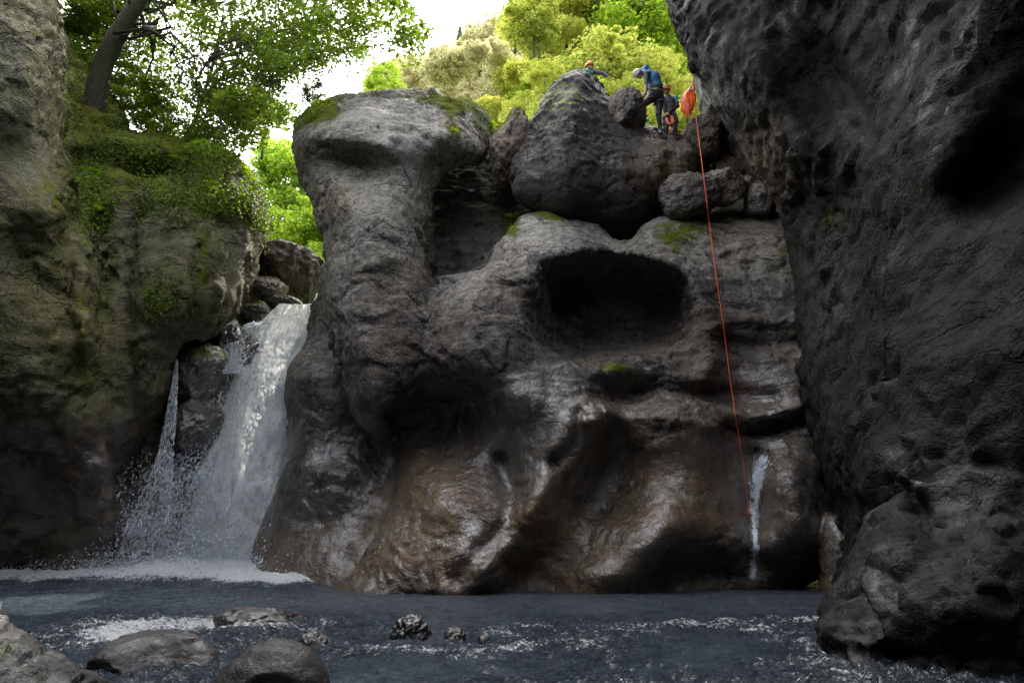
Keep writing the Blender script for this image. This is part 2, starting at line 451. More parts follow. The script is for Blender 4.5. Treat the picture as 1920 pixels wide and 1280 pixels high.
def leaf_material(name, c1, c2, trans=.55, rough=.5, hue=.12, trc=None):
    m, nt, out = newmat(name); g = NT(nt)
    rnd = g.attr('rnd').outputs['Fac']
    oi = g.n('ShaderNodeObjectInfo').outputs['Random']
    col = g.mix(rnd, c1, c2)
    col = g.mix(g.math('MULTIPLY', oi, hue), col, (c2[0]*1.3, c2[1]*.95, c2[2]*.5))
    b = g.n('ShaderNodeBsdfPrincipled'); g.l(col, b.inputs['Base Color']); b.inputs['Roughness'].default_value = rough
    b.inputs['Specular IOR Level'].default_value = .3
    t = g.n('ShaderNodeBsdfTranslucent')
    tc = g.mix(1.0, col, trc or (1.9, 2.0, .7), 'MULTIPLY'); g.l(tc, t.inputs[0])
    mx = g.n('ShaderNodeMixShader'); mx.inputs[0].default_value = trans
    g.l(b.outputs[0], mx.inputs[1]); g.l(t.outputs[0], mx.inputs[2]); g.l(mx.outputs[0], out.inputs[0])
    return m
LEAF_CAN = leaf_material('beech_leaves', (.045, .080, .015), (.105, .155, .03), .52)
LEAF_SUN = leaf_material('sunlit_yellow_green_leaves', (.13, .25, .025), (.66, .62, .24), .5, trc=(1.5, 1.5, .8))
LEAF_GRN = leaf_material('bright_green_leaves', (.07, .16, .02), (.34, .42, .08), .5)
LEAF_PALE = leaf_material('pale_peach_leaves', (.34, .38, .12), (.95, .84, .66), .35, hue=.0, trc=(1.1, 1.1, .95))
LEAF_CON = leaf_material('conifer_needles', (.10, .13, .08), (.20, .22, .13), .3)
LEAF_IVY = leaf_material('ivy_leaves', (.035, .06, .010), (.12, .17, .02), .45)
LEAF_FERN = leaf_material('fern_fronds', (.07, .13, .015), (.20, .28, .03), .5)
LEAF_BLUE = leaf_material('blue_green_pine_needles', (.03, .055, .05), (.06, .10, .09), .3)

def bark_material(name, c1, c2):
    m, nt, out = newmat(name); g = NT(nt)
    pos = g.n('ShaderNodeNewGeometry').outputs['Position']
    n = g.noise(g.mapping(pos, (1, 1, .3)), 14, 6, .65, .4); n2 = g.noise(pos, 2.5, 4)
    col = g.mix(g.ramp(n, .35, .65), c1, c2)
    col = g.mix(g.ramp(n2, .45, .6, 0, .8), col, (.035, .05, .012))
    b = g.n('ShaderNodeBsdfPrincipled'); g.l(col, b.inputs['Base Color']); b.inputs['Roughness'].default_value = .9
    g.l(g.bump(n, .8, .04), b.inputs['Normal']); g.l(b.outputs[0], out.inputs[0]); return m
BARK = bark_material('mossy_bark', (.02, .017, .013), (.07, .055, .04))

def plain(name, col, rough=.5, spec=.5, metal=0, bump=0, bscale=60, var=.25):
    m, nt, out = newmat(name); g = NT(nt)
    pos = g.n('ShaderNodeTexCoord').outputs['Object']
    n = g.noise(pos, bscale, 3)
    c = g.mix(g.ramp(n, .35, .65), tuple(x*(1-var) for x in col), tuple(min(1, x*(1+var)) for x in col))
    b = g.n('ShaderNodeBsdfPrincipled'); g.l(c, b.inputs['Base Color']); b.inputs['Roughness'].default_value = rough
    b.inputs['Specular IOR Level'].default_value = spec; b.inputs['Metallic'].default_value = metal
    if bump: g.l(g.bump(n, bump, .01), b.inputs['Normal'])
    g.l(b.outputs[0], out.inputs[0]); return m
NEO = plain('black_neoprene', (.018, .020, .028), .55, .4, bump=.2)
NEOG = plain('charcoal_neoprene', (.05, .055, .065), .6, .4, bump=.2)
TEAL = plain('teal_neoprene', (.03, .28, .33), .55)
BLUE = plain('blue_jacket_fabric', (.03, .13, .25), .6, bump=.4, bscale=25)
SKIN = plain('skin', (.48, .27, .18), .5, var=.08)
HAIR = plain('dark_hair', (.03, .02, .015), .6)
ORANGE = plain('orange_helmet_shell', (.80, .25, .02), .35, var=.06)
WHITEH = plain('pale_grey_helmet_shell', (.50, .48, .50), .4, var=.06)
BAGM = plain('orange_coated_bag_fabric', (.75, .10, .015), .5, bump=.6, bscale=14, var=.3)
ROPEM = plain('orange_rope_sheath', (.60, .09, .03), .6, bscale=200, var=.3)
ROPEP = plain('pink_orange_rope_coil', (.85, .22, .10), .6)
BOOT = plain('black_rubber', (.015, .015, .017), .6)
STRAP = plain('grey_webbing', (.12, .12, .13), .6)
METAL = plain('carabiner_metal', (.6, .6, .62), .3, metal=1)
YELL = plain('yellow_webbing', (.65, .55, .05), .6)

def water_material():
    m, nt, out = newmat('river_water'); g = NT(nt)
    pos = g.n('ShaderNodeNewGeometry').outputs['Position']
    foam_glint = g.attr('foam_glint').outputs['Fac']; chop = g.attr('chop').outputs['Fac']
    wv = g.mapping(pos, (1, 1.25, 1))
    a = g.noise(wv, 3.2, 5, .6, .6); b_ = g.noise(wv, 9.5, 5, .65, 1.0); c = g.noise(wv, 30, 4, .65, .8)
    h = g.math('ADD', g.math('MULTIPLY', a, .55), g.math('MULTIPLY', b_, .45))
    h = g.math('ADD', h, g.math('MULTIPLY', g.math('MULTIPLY', c, .22), g.math('ADD', .35, chop)))
    nb = g.n('ShaderNodeBump'); nb.inputs['Strength'].default_value = 1.0
    g.l(h, nb.inputs['Height']); g.l(g.math('ADD', .10, g.math('MULTIPLY', chop, .26)), nb.inputs['Distance'])
    deep = g.mix(g.ramp(a, .35, .65), (.030, .044, .060), (.070, .092, .118))
    f1 = g.noise(wv, 12, 7, .72, 1.4); f2 = g.noise(wv, 46, 5, .7, .8); f3 = g.noise(g.mapping(pos, (.5, 1.1, 1)), 2.3, 5, .6, 1.5)
    fn = g.math('ADD', g.math('MULTIPLY', f1, .55), g.math('ADD', g.math('MULTIPLY', f2, .25), g.math('MULTIPLY', f3, .2)))
    thr = g.math('SUBTRACT', .76, g.math('MULTIPLY', foam_glint, .50))
    ff = g.math('DIVIDE', g.math('SUBTRACT', fn, thr), .06, clamp=True)
    col = g.mix(ff, deep, (.88, .91, .94))
    rough = g.math('ADD', .06, g.math('MULTIPLY', ff, .5))
    p = g.n('ShaderNodeBsdfPrincipled'); g.l(col, p.inputs['Base Color']); g.l(rough, p.inputs['Roughness'])
    p.inputs['IOR'].default_value = 1.33; p.inputs['Specular IOR Level'].default_value = .85
    g.l(nb.outputs[0], p.inputs['Normal']); g.l(p.outputs[0], out.inputs[0]); return m
WATER = water_material()
def fall_material():
    m, nt, out = newmat('falling_white_water'); g = NT(nt)
    pos = g.n('ShaderNodeNewGeometry').outputs['Position']
    fl = g.attr('flow'); dens = g.attr('dens').outputs['Fac']
    vec = g.attr('fuv').outputs['Vector']
    n1 = g.noise(g.mapping(vec, (1, .45, 1)), 4, 8, .7, .5)
    n2 = g.noise(g.mapping(vec, (1, .5, 1)), 26, 6, .75, .6)
    n3 = g.noise(pos, 42, 4, .8)
    s = g.math('ADD', g.math('MULTIPLY', n1, .5), g.math('ADD', g.math('MULTIPLY', n2, .35), g.math('MULTIPLY', n3, .25)))
    thr = g.math('SUBTRACT', .76, g.math('MULTIPLY', dens, .86))
    al = g.math('DIVIDE', g.math('SUBTRACT', s, thr), .12, clamp=True)
    col = g.mix(g.ramp(g.math('ADD', g.math('MULTIPLY', s, .5), g.math('MULTIPLY', n1, .5)), .42, .56), (.50, .58, .67), (.99, .99, .99))
    p = g.n('ShaderNodeBsdfPrincipled'); g.l(col, p.inputs['Base Color']); p.inputs['Roughness'].default_value = .35
    g.l(al, p.inputs['Alpha']); g.l(g.bump(s, .9, .08), p.inputs['Normal'])
    t = g.n('ShaderNodeBsdfTranslucent'); g.l(col, t.inputs[0]); tr = g.n('ShaderNodeBsdfTransparent')
    m1 = g.n('ShaderNodeMixShader'); g.l(al, m1.inputs[0]); g.l(tr.outputs[0], m1.inputs[1]); g.l(t.outputs[0], m1.inputs[2])
    m2 = g.n('ShaderNodeMixShader'); m2.inputs[0].default_value = .35; g.l(p.outputs[0], m2.inputs[1]); g.l(m1.outputs[0], m2.inputs[2])
    g.l(m2.outputs[0], out.inputs[0]); return m
FALLM = fall_material()
def drop_material():
    m, nt, out = newmat('water_droplets'); g = NT(nt)
    p = g.n('ShaderNodeBsdfPrincipled'); p.inputs['Base Color'].default_value = (.92, .95, .97, 1); p.inputs['Roughness'].default_value = .25
    t = g.n('ShaderNodeBsdfTranslucent'); t.inputs[0].default_value = (.8, .85, .9, 1)
    mx = g.n('ShaderNodeMixShader'); mx.inputs[0].default_value = .5
    g.l(p.outputs[0], mx.inputs[1]); g.l(t.outputs[0], mx.inputs[2]); g.l(mx.outputs[0], out.inputs[0]); return m
DROPM = drop_material()
def ground_material(name, c1, c2, sc):
    m, nt, out = newmat(name); g = NT(nt)
    pos = g.n('ShaderNodeNewGeometry').outputs['Position']
    n = g.noise(pos, sc, 8, .7); col = g.mix(g.ramp(n, .35, .65), c1, c2)
    b = g.n('ShaderNodeBsdfPrincipled'); g.l(col, b.inputs['Base Color']); b.inputs['Roughness'].default_value = .95
    g.l(g.bump(n, .7, .3/sc), b.inputs['Normal']); g.l(b.outputs[0], out.inputs[0]); return m
HILLM = ground_material('leafy_hillside', (.10, .14, .03), (.26, .27, .07), 1.5)
BEDM = ground_material('river_bed_gravel', (.03, .03, .03), (.10, .09, .08), 6)

def mist_material():
    m, nt, out = newmat('spray_mist'); g = NT(nt)
    v = g.n('ShaderNodeVolumePrincipled'); v.inputs['Color'].default_value = (.95, .97, 1, 1); v.inputs['Density'].default_value = .06
    g.l(v.outputs[0], out.inputs['Volume']); return m
MISTM = mist_material()

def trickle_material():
    m, nt, out = newmat('trickle_painted_sheen'); g = NT(nt)
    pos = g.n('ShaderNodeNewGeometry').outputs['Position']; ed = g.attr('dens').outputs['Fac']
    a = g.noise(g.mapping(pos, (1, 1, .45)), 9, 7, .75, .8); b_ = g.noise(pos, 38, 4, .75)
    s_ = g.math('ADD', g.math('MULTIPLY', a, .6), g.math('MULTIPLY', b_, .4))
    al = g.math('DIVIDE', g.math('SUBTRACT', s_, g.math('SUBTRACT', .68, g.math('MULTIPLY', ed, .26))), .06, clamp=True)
    p = g.n('ShaderNodeBsdfPrincipled'); p.inputs['Base Color'].default_value = (.80, .86, .94, 1); p.inputs['Roughness'].default_value = .12  # whitish base paints the glint of the wet gully
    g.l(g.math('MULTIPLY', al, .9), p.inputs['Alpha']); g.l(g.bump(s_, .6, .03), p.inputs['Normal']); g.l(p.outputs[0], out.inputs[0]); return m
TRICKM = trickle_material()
# ------------------------------------------------------------------ the central rock
def finish_rock(name, V, Q, mat, paint=None, origin=None, **kw):
    V, N = rock_detail(V, Q, **kw)
    N = vnormals(V, Q)
    me = mesh_np(name, V, Q)
    px, py = project(V[:, 0], V[:, 1], V[:, 2])
    A = dict(moss=0, wet=0, brown=0, pale=0, dark=0)
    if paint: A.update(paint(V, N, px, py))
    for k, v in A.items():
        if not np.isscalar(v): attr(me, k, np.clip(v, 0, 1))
    o = link(name, me, mat)
    c = V.mean(0) if origin is None else origin
    recentre(o, (c[0], c[1], max(0, V[:, 2].min())))
    return o
def g2(px, py, x, y, rx, ry, rot=0):
    c, s = math.cos(R(rot)), math.sin(R(rot)); dx = px-x; dy = py-y
    return np.exp(-((dx*c+dy*s)/rx)**2 - ((-dx*s+dy*c)/ry)**2)

# body relief: control points (px, py, Y)
_raw = tps([
 (470,1130,13.6),(620,1130,13.0),(850,1130,12.9),(1100,1130,12.9),(1300,1130,13.3),(1500,1130,13.4),(1620,1130,13.2),
 (640,1060,13.1),(740,1060,12.7),(850,1040,12.6),(940,1060,12.9),(880,960,12.95),(820,900,13.35),(760,960,13.3),(700,1020,13.1),
 (780,860,13.9),(760,800,14.4),(850,800,14.3),(900,830,13.6),(980,850,13.1),(960,920,13.1),
 (700,700,13.6),(790,700,13.3),(880,690,12.9),(980,740,12.85),(1060,740,12.95),(930,620,13.0),(850,610,13.2),(790,590,13.5),
 (900,540,13.4),(960,480,13.5),(1000,400,14.0),(1060,400,14.1),(1100,440,13.8),(1040,440,13.6),(1150,460,13.9),
 (1000,560,13.1),(960,660,12.9),(1030,680,13.1),(1150,690,13.35),(1290,680,13.5),(1320,560,13.6),(1280,480,13.6),(1220,440,13.8),
 (1180,430,14.1),(1300,405,14.3),(1400,380,14.8),(1440,450,14.0),(1400,520,13.7),(1440,620,13.7),(1480,560,13.6),(1420,700,13.6),
 (1200,740,13.6),(1350,740,13.65),(1130,790,13.1),(1230,785,12.95),(1350,800,13.2),(1450,770,13.4),(1490,800,13.4),
 (1080,850,12.95),(1010,960,12.75),(930,1060,12.65),(1150,870,13.5),(1120,950,13.4),(1070,1040,13.1),(1220,880,13.25),(1250,960,12.9),
 (1180,1030,12.8),(1160,1090,12.8),(1290,1000,13.0),(1260,1070,13.3),(1350,900,13.2),(1390,850,13.5),(1415,960,13.35),(1410,1060,13.2),
 (1370,1000,13.1),(1470,900,13.0),(1500,980,12.8),(1460,1040,13.0),(1480,1090,13.5),(1350,1090,13.5),(1540,900,13.3),(1600,700,13.3),(1600,950,13.3),
 (1320,700,13.5),(1600,450,13.8)])
body = amp(_raw, 13.2, 1.45)
def lb(pts, w, a, p=2): line_bump(body, pts, w, a*1.5, p)
def bl_(*a): blob(body, *a[:4], a[4]*1.6)
lb( [(1100,775),(1060,850),(985,965),(900,1060),(850,1110)], 42, -.34, 2)
lb( [(1160,850),(1100,930),(1040,1010),(1000,1080)], 55, .20, 2)
lb( [(940,870),(965,940),(950,990),(900,1040),(860,1085)], 22, .28, 2)
lb( [(1090,775),(1080,830),(1040,870)], 16, .22, 2)
lb( [(1110,785),(1200,775),(1300,780),(1340,800)], 20, -.16, 2)
lb( [(1120,745),(1220,735),(1330,740),(1450,745)], 16, .16, 2)
lb( [(1120,700),(1250,705),(1350,715)], 12, -.10, 2)
lb( [(1370,800),(1400,812),(1440,806),(1520,780)], 12, .22, 2)
lb( [(1350,775),(1420,785),(1500,762)], 14, -.14, 2)
lb( [(1418,850),(1412,950),(1415,1050)], 20, .16, 2)
lb( [(1250,1120),(1250,1070),(1330,1075),(1480,1060),(1545,1060)], 28, .16, 2)
lb( [(800,560),(795,640),(800,700)], 30, .18, 2)
lb( [(860,615),(885,628),(895,642)], 6, .07, 2)
lb( [(1020,690),(1150,690),(1250,680)], 18, -.10, 2)
lb( [(1180,480),(1290,500),(1340,600),(1330,690)], 16, -.12, 2)
lb( [(1340,640),(1420,650),(1500,640)], 14, .14, 2)
lb( [(1360,600),(1440,600),(1500,600)], 12, -.10, 2)
for x, y, rx, ry, a in ((850,945,75,50,-.30),(1235,1030,60,60,-.2),(990,745,60,40,-.10),(1250,1000,70,60,-.15),(1490,930,45,70,-.22),(905,640,60,50,-.14),(700,1075,60,30,.10),(1120,1075,70,25,-.12)):
    bl_( x, y, rx, ry, a)
s_body = Solid([(800,558),(850,530),(890,512),(925,478),(948,430),(970,402),(1010,390),(1060,394),(1110,418),(1150,452),(1182,455),(1195,428),(1240,405),(1330,392),(1385,383),(1400,360),(1430,372),(1480,400),(1660,420),(1680,1180),(560,1180),(620,1120),(660,1070),(700,1010),(738,930),(752,860),(720,820),(700,760),(700,660),(740,590)], body, thick=4.2, taper=.12, k=.30, roll=.5, rollR=.8)
body = body + (.35 - .95*sstep(840, 1120, _gy)).astype(np.float32)*sstep(780, 900, _gy).astype(np.float32)
# sliver of rock beside the right wall foot
s_sliv = Solid([(1530,970),(1560,955),(1600,970),(1640,1060),(1620,1160),(1530,1160),(1525,1060)], tps([(1530,1000,12.6),(1600,1000,12.2),(1530,1130,12.5),(1600,1130,12.2)]), 1.2, .2, .4, .4, .6)
# head and pillar
head = tps([(548,225,14.6),(560,330,14.6),(600,200,14.3),(740,175,14.5),(880,195,14.8),(925,240,15.4),(640,230,13.5),(740,240,13.4),(850,250,13.8),(900,290,14.6),
 (580,270,13.9),(640,262,13.4),(700,275,13.3),(640,300,14.1),(600,300,14.2),(690,305,13.9),(760,300,13.5),(830,310,14.2),(620,345,13.75),(650,385,13.35),(740,370,13.45),(800,370,14.1),
 (590,400,14.2),(620,460,13.8),(680,440,13.25),(750,450,13.4),(800,470,14.0),(610,560,13.8),(660,560,13.15),(720,520,13.2),(760,540,13.35),(800,540,13.8),
 (620,640,13.7),(680,650,13.0),(740,640,13.05),(790,620,13.4),(640,720,13.6),(700,740,13.1),(760,720,13.3),(680,790,13.5),(720,830,13.9),(800,750,14.0)])
head = amp(head, 13.6, 1.3)
blob(head, 725, 540, 34, 62, .22); line_bump(head, [(700,500),(730,478),(760,500),(765,560)], 12, -.10)
line_bump(head, [(600,262),(680,262),(740,290)], 14, -.12); line_bump(head, [(700,255),(760,245),(800,262)], 9, .14)
line_bump(head, [(615,470),(605,560),(620,660)], 14, -.10)
for y in (455, 520, 575, 612, 690): line_bump(head, [(620,y),(690,y-8),(760,y+4)], 5, .05)
s_head = Solid([(547,228),(556,207),(600,184),(650,170),(740,164),(830,170),(890,188),(918,218),(928,255),(915,300),(870,318),(830,330),(812,370),(800,430),(802,500),(812,545),(830,600),(830,700),(790,790),(735,836),(700,826),(660,795),(638,735),(617,650),(600,580),(608,500),(606,440),(585,395),(560,340),(545,290)], head, 2.8, .22, .35, .75, .9)
# set-back wall beside the fall and behind the pillar
back = tps([(560,620,16.2),(535,720,15.4),(535,800,15.3),(560,700,14.9),(620,700,14.8),(600,800,14.9),(640,840,15.0),(700,860,15.2),(760,860,15.2),(560,880,14.7),(640,900,14.5),(720,930,14.8),(520,960,14.9),(600,980,14.6),(660,1000,14.4),(480,1060,15.0),(560,1080,14.3),(640,1090,13.9),(470,1120,15.0),(700,1080,13.9),(600,560,16.2),(640,600,15.6)])
blob(back, 650, 885, 50, 16, -.18); blob(back, 590, 720, 60, 60, -.15)
s_back = Solid([(612,470),(590,560),(575,640),(550,670),(532,705),(530,745),(541,800),(531,870),(511,930),(490,980),(470,1040),(462,1160),(820,1160),(820,640),(760,560),(700,480)], back, 3.0, .10, .25, .5, .7)
# wall at the back of the arch and of the gap under the big boulder
s_arch = Solid([(780,280),(960,260),(1250,320),(1300,262),(1400,262),(1440,420),(1320,520),(1240,560),(960,640),(780,600)], tps([(800,300,17.4),(960,300,17.6),(820,480,16.3),(900,490,16.3),(960,560,16.5),(870,420,16.8),(1200,450,16.4),(1300,360,16.2),(800,560,15.6)]), 1.5, .0, .3)
s_lip = Solid([(800,530),(850,505),(900,500),(960,470),(960,620),(800,620)], tps([(800,560,14.3),(900,540,14.8),(950,500,15.2)]), 2.2, .1, .3)
holes = [Carve([(1000,520),(1018,486),(1055,466),(1100,456),(1145,456),(1180,462),(1225,474),(1275,492),(1308,535),(1316,590),(1304,645),(1268,674),(1190,682),(1115,688),(1062,682),(1022,650),(1006,600)], 13.2, 15.9, k=.22, taper=.18, kb=.8, jag=.07),
         Hole(1040, 570, 13.0, 52, 95, .8, k=.4),
         Carve([(585,278),(620,262),(680,266),(712,280),(700,302),(650,312),(600,316),(575,305)], 13.2, 14.1, k=.10, taper=.1, kb=.4),
         Carve([(690,760),(740,735),(800,715),(870,720),(905,760),(890,810),(830,845),(760,850),(715,835)], 12.6, 14.9, k=.35, taper=.15, kb=.6),
         Carve([(808,380),(828,335),(870,316),(920,318),(955,350),(985,400),(945,440),(925,482),(885,515),(848,530),(812,530),(802,480)], 14.2, 17.1, k=.12, taper=.0, kb=.5)]
def paint_main(V, N, px, py):
    n = fbm(V, .8, 4, 31); n2 = fbm(V, 2.5, 3, 33)
    up = N[:, 2]
    wet = sstep(640, 900, py + 60*n)*.95 + g2(px, py, 1440, 760, 90, 200)*.6 + g2(px, py, 1420, 960, 45, 130) + .5*g2(px, py, 1000, 740, 150, 60)
    wet += .6*g2(px, py, 650, 890, 70, 30)
    brown = g2(px, py, 800, 960, 90, 140, 20)*1.0 + g2(px, py, 1010, 980, 40, 150, 35)*.9 + sstep(930, 1060, py)*.55 + g2(px, py, 1230, 900, 110, 120)*.8 + g2(px, py, 1340, 900, 80, 120)*.6 + g2(px, py, 1060, 1000, 90, 110)*.5
    brown += .5*g2(px, py, 1400, 430, 90, 50) + .35*g2(px, py, 620, 380, 60, 40)
    pale = sstep(600, 400, py + 90*n)*.95 + .3*sstep(330, 250, py) + g2(px, py, 660, 640, 90, 170)*.35 + .5*g2(px, py, 1400, 420, 110, 70) + .7*g2(px, py, 1000, 440, 110, 60) + .4*g2(px, py, 850, 540, 60, 40)  # pillar's own pale tone, plus light on ridge top and ledge painted pale
    dark = g2(px, py, 600, 900, 110, 130)*.6 + sstep(.0, -.6, up)*.0 + g2(px, py, 700, 1070, 200, 28)*.3 + .5*g2(px, py, 780, 790, 130, 50)  # includes shade under the pillar overhang, painted in
    dark += .8*g2(px, py, 1155, 600, 150, 80)*(V[:, 1] > 13.9) + .75*(V[:, 1] > 15.1)*sstep(470, 380, py)*(px > 800)  # shade inside the hollow and the arch painted into the rock colour
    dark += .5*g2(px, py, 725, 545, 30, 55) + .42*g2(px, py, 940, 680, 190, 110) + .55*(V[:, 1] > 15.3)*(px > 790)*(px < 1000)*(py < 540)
    moss = (g2(px, py, 590, 205, 60, 32)*1.0 + .45*g2(px, py, 1330, 420, 80, 40) + .4*g2(px, py, 780, 180, 120, 16) + g2(px, py, 870, 195, 60, 22)*.75 + g2(px, py, 850, 255, 22, 50)*.7 + g2(px, py, 1040, 400, 50, 14)*.95
            + g2(px, py, 960, 425, 16, 36)*.8 + g2(px, py, 1155, 690, 30, 12)*1.0 + .55*g2(px, py, 1260, 450, 50, 40) + .5*g2(px, py, 1480, 470, 40, 90) + .45*g2(px, py, 600, 410, 40, 60))
    moss = moss*(up > -.3) + .2*sstep(.5, .95, up)*(py < 700)
    return dict(wet=wet, brown=brown*(.8+n2), pale=pale, dark=dark, moss=moss, algae=.30*sstep(620, 380, py)*(.5+n) + .3*g2(px, py, 600, 330, 60, 120) + .25*g2(px, py, 1230, 1060, 120, 40))
def strata_main(px, py):
    return np.clip(.25 + g2(px, py, 1250, 740, 230, 50) + g2(px, py, 1420, 640, 150, 110)*.8 + g2(px, py, 760, 240, 200, 80)*.5 + g2(px, py, 1250, 450, 110, 40)*.5, 0, 1)*sstep(1000, 850, py)
lo = (-7.6, 11.9, -.7); hi = (8.6, 18.6, 12.6)
VOX = .05
V, Q = build_sdf(rock_fn([s_body, s_head, s_back, s_arch, s_lip, s_sliv], holes, .13, .9, 3, .18), lo, hi, VOX)
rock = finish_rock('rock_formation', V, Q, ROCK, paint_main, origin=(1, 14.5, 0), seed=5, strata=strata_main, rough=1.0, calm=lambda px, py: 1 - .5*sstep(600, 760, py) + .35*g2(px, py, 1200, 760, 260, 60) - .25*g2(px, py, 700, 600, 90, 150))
tag(rock, 'water-carved grey rock with a dark eye-like hollow and a head-shaped pillar', 'rock formation')
print('rock', len(V), time.time()-T0)

# ------------------------------------------------------------------ the large dark boulder wedged on top
bb = tps([(1045,145,15.0),(1090,135,15.1),(1130,165,15.0),(975,270,15.0),(960,330,14.7),(1060,220,14.2),(1100,300,13.95),(1050,330,14.0),(1150,330,14.1),(1190,260,14.9),(1240,280,14.9),(1290,295,15.2),(1280,340,15.0),(1220,350,14.6),(1230,400,15.2),
  (1010,390,14.7),(1100,420,14.9),(1170,440,15.4),(1150,400,14.6),(1080,400,14.5)])
line_bump(bb, [(1090,150),(1140,210),(1185,260),(1240,275),(1300,290)], 14, -.12)
line_bump(bb, [(1088,145),(1060,220),(1045,320),(1050,400)], 30, -.22)
line_bump(bb, [(1120,170),(1135,260),(1130,380)], 34, .20)
line_bump(bb, [(1255,300),(1245,350),(1235,390)], 12, .15)
s_bb = Solid([(1030,165),(1056,144),(1088,132),(1118,148),(1152,204),(1182,230),(1225,237),(1262,247),(1290,258),(1320,285),(1300,335),(1262,345),(1240,370),(1236,410),(1190,455),(1150,455),(1080,425),(1000,395),(962,374),(956,322),(978,262),(1010,204)], bb, 1.6, .15, .25, .5, .7, off=4)
V, Q = build_sdf(rock_fn([s_bb], (), .12, 1.0, 13), (-.4, 13.2, 6.4), (5.4, 17.6, 13.2), VOX)
def paint_bb(V, N, px, py):
    n = fbm(V, 1.2, 4, 36)
    return dict(dark=.80*sstep(1240, 1180, px-.3*(py-300)) + .15, brown=.8*g2(px, py, 1270, 320, 60, 60), pale=.9*g2(px, py, 1265, 290, 60, 25),  # pale patch on the saddle paints the sunlight there
                moss=.6*g2(px, py, 1060, 180, 70, 40)*sstep(-.2, .5, N[:, 2]) + .35*sstep(.4, .9, N[:, 2]) + .28*g2(px, py, 1020, 240, 50, 80), wet=.15+0*n)
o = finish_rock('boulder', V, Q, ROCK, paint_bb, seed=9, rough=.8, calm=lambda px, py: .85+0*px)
tag(o, 'largest dark pointed boulder wedged on top of the rock, below the people', 'boulder')

# ------------------------------------------------------------------ left cliff
l1 = tps([(-250,-200,10.5),(60,-200,11.6),(105,0,11.8),(60,60,11.2),(0,0,10.8),(125,100,12.2),(130,200,12.4),(60,200,11.3),(0,300,11.5),(120,280,12.5),(80,380,11.8),(140,400,12.6),(180,520,13.2),(80,560,12.3),(-200,560,11.8),(190,620,13.4),(160,640,12.9),(60,720,12.6),
  (185,740,13.8),(100,820,13.8),(0,800,13.3),(210,900,14.4),(120,960,15.1),(0,960,14.9),(-250,1000,14),(215,1080,16.3),(100,1100,16.9),(0,1110,16.9),(-250,1110,16.9)])
blob(l1, 160, 620, 22, 170, -.30); blob(l1, 90, 770, 60, 30, -.25); blob(l1, 60, 130, 40, 60, -.3); blob(l1, 95, 420, 30, 60, -.25); blob(l1, 30, 470, 30, 50, .3)
line_bump(l1, [(140,400),(120,560),(150,700)], 14, .22)
s_l1 = Solid([(-340,-420),(60,-420),(98,-40),(108,30),(126,95),(124,180),(132,205),(118,268),(140,330),(152,395),(175,440),(192,500),(188,560),(196,640),(186,720),(200,800),(212,880),(222,960),(222,1170),(-340,1170)], l1, 7, .05, .3, .5, .7)
l2 = tps([(130,80,16.5),(230,230,16.0),(200,300,14.9),(150,420,14.4),(330,260,16.2),(420,290,16.3),(475,310,16.8),(300,330,14.9),(400,340,15.0),(470,370,15.8),(500,420,16.9),(495,480,17.0),(250,420,14.3),(330,430,14.2),(400,440,14.5),(450,460,15.3),
  (250,550,14.0),(330,540,13.9),(390,540,14.5),(440,560,15.7),(470,540,16.6),(200,640,14.1),(270,640,13.9),(320,620,14.3),(345,640,15.0),(250,740,14.2),(300,740,14.9),(325,700,15.3),(200,800,14.6),(240,830,15.0),(285,790,15.6),(200,930,15.4),(215,1060,15.8),(100,1060,15.6),(120,150,15.8),(130,320,14.7)])
blob(l2, 300, 570, 50, 70, -.30); blob(l2, 210, 380, 25, 60, -.2); line_bump(l2, [(245,430),(235,600),(250,760)], 14, .25); line_bump(l2, [(370,470),(360,570)], 10, .2); blob(l2, 230, 800, 60, 40, -.2)
line_bump(l2, [(150,300),(230,310),(330,330)], 26, .7)
blob(l2, 300, 300, 110, 24, -.2)
s_l2 = Solid([(60,-60),(118,40),(150,105),(190,150),(228,205),(235,250),(300,252),(345,268),(405,284),(440,290),(478,322),(500,400),(500,450),(490,490),(475,535),(440,590),(395,635),(345,640),(333,690),(318,740),(292,800),(240,850),(222,900),(215,960),(215,1170),(60,1170)], l2, 6, .05, .3, .5, .7)
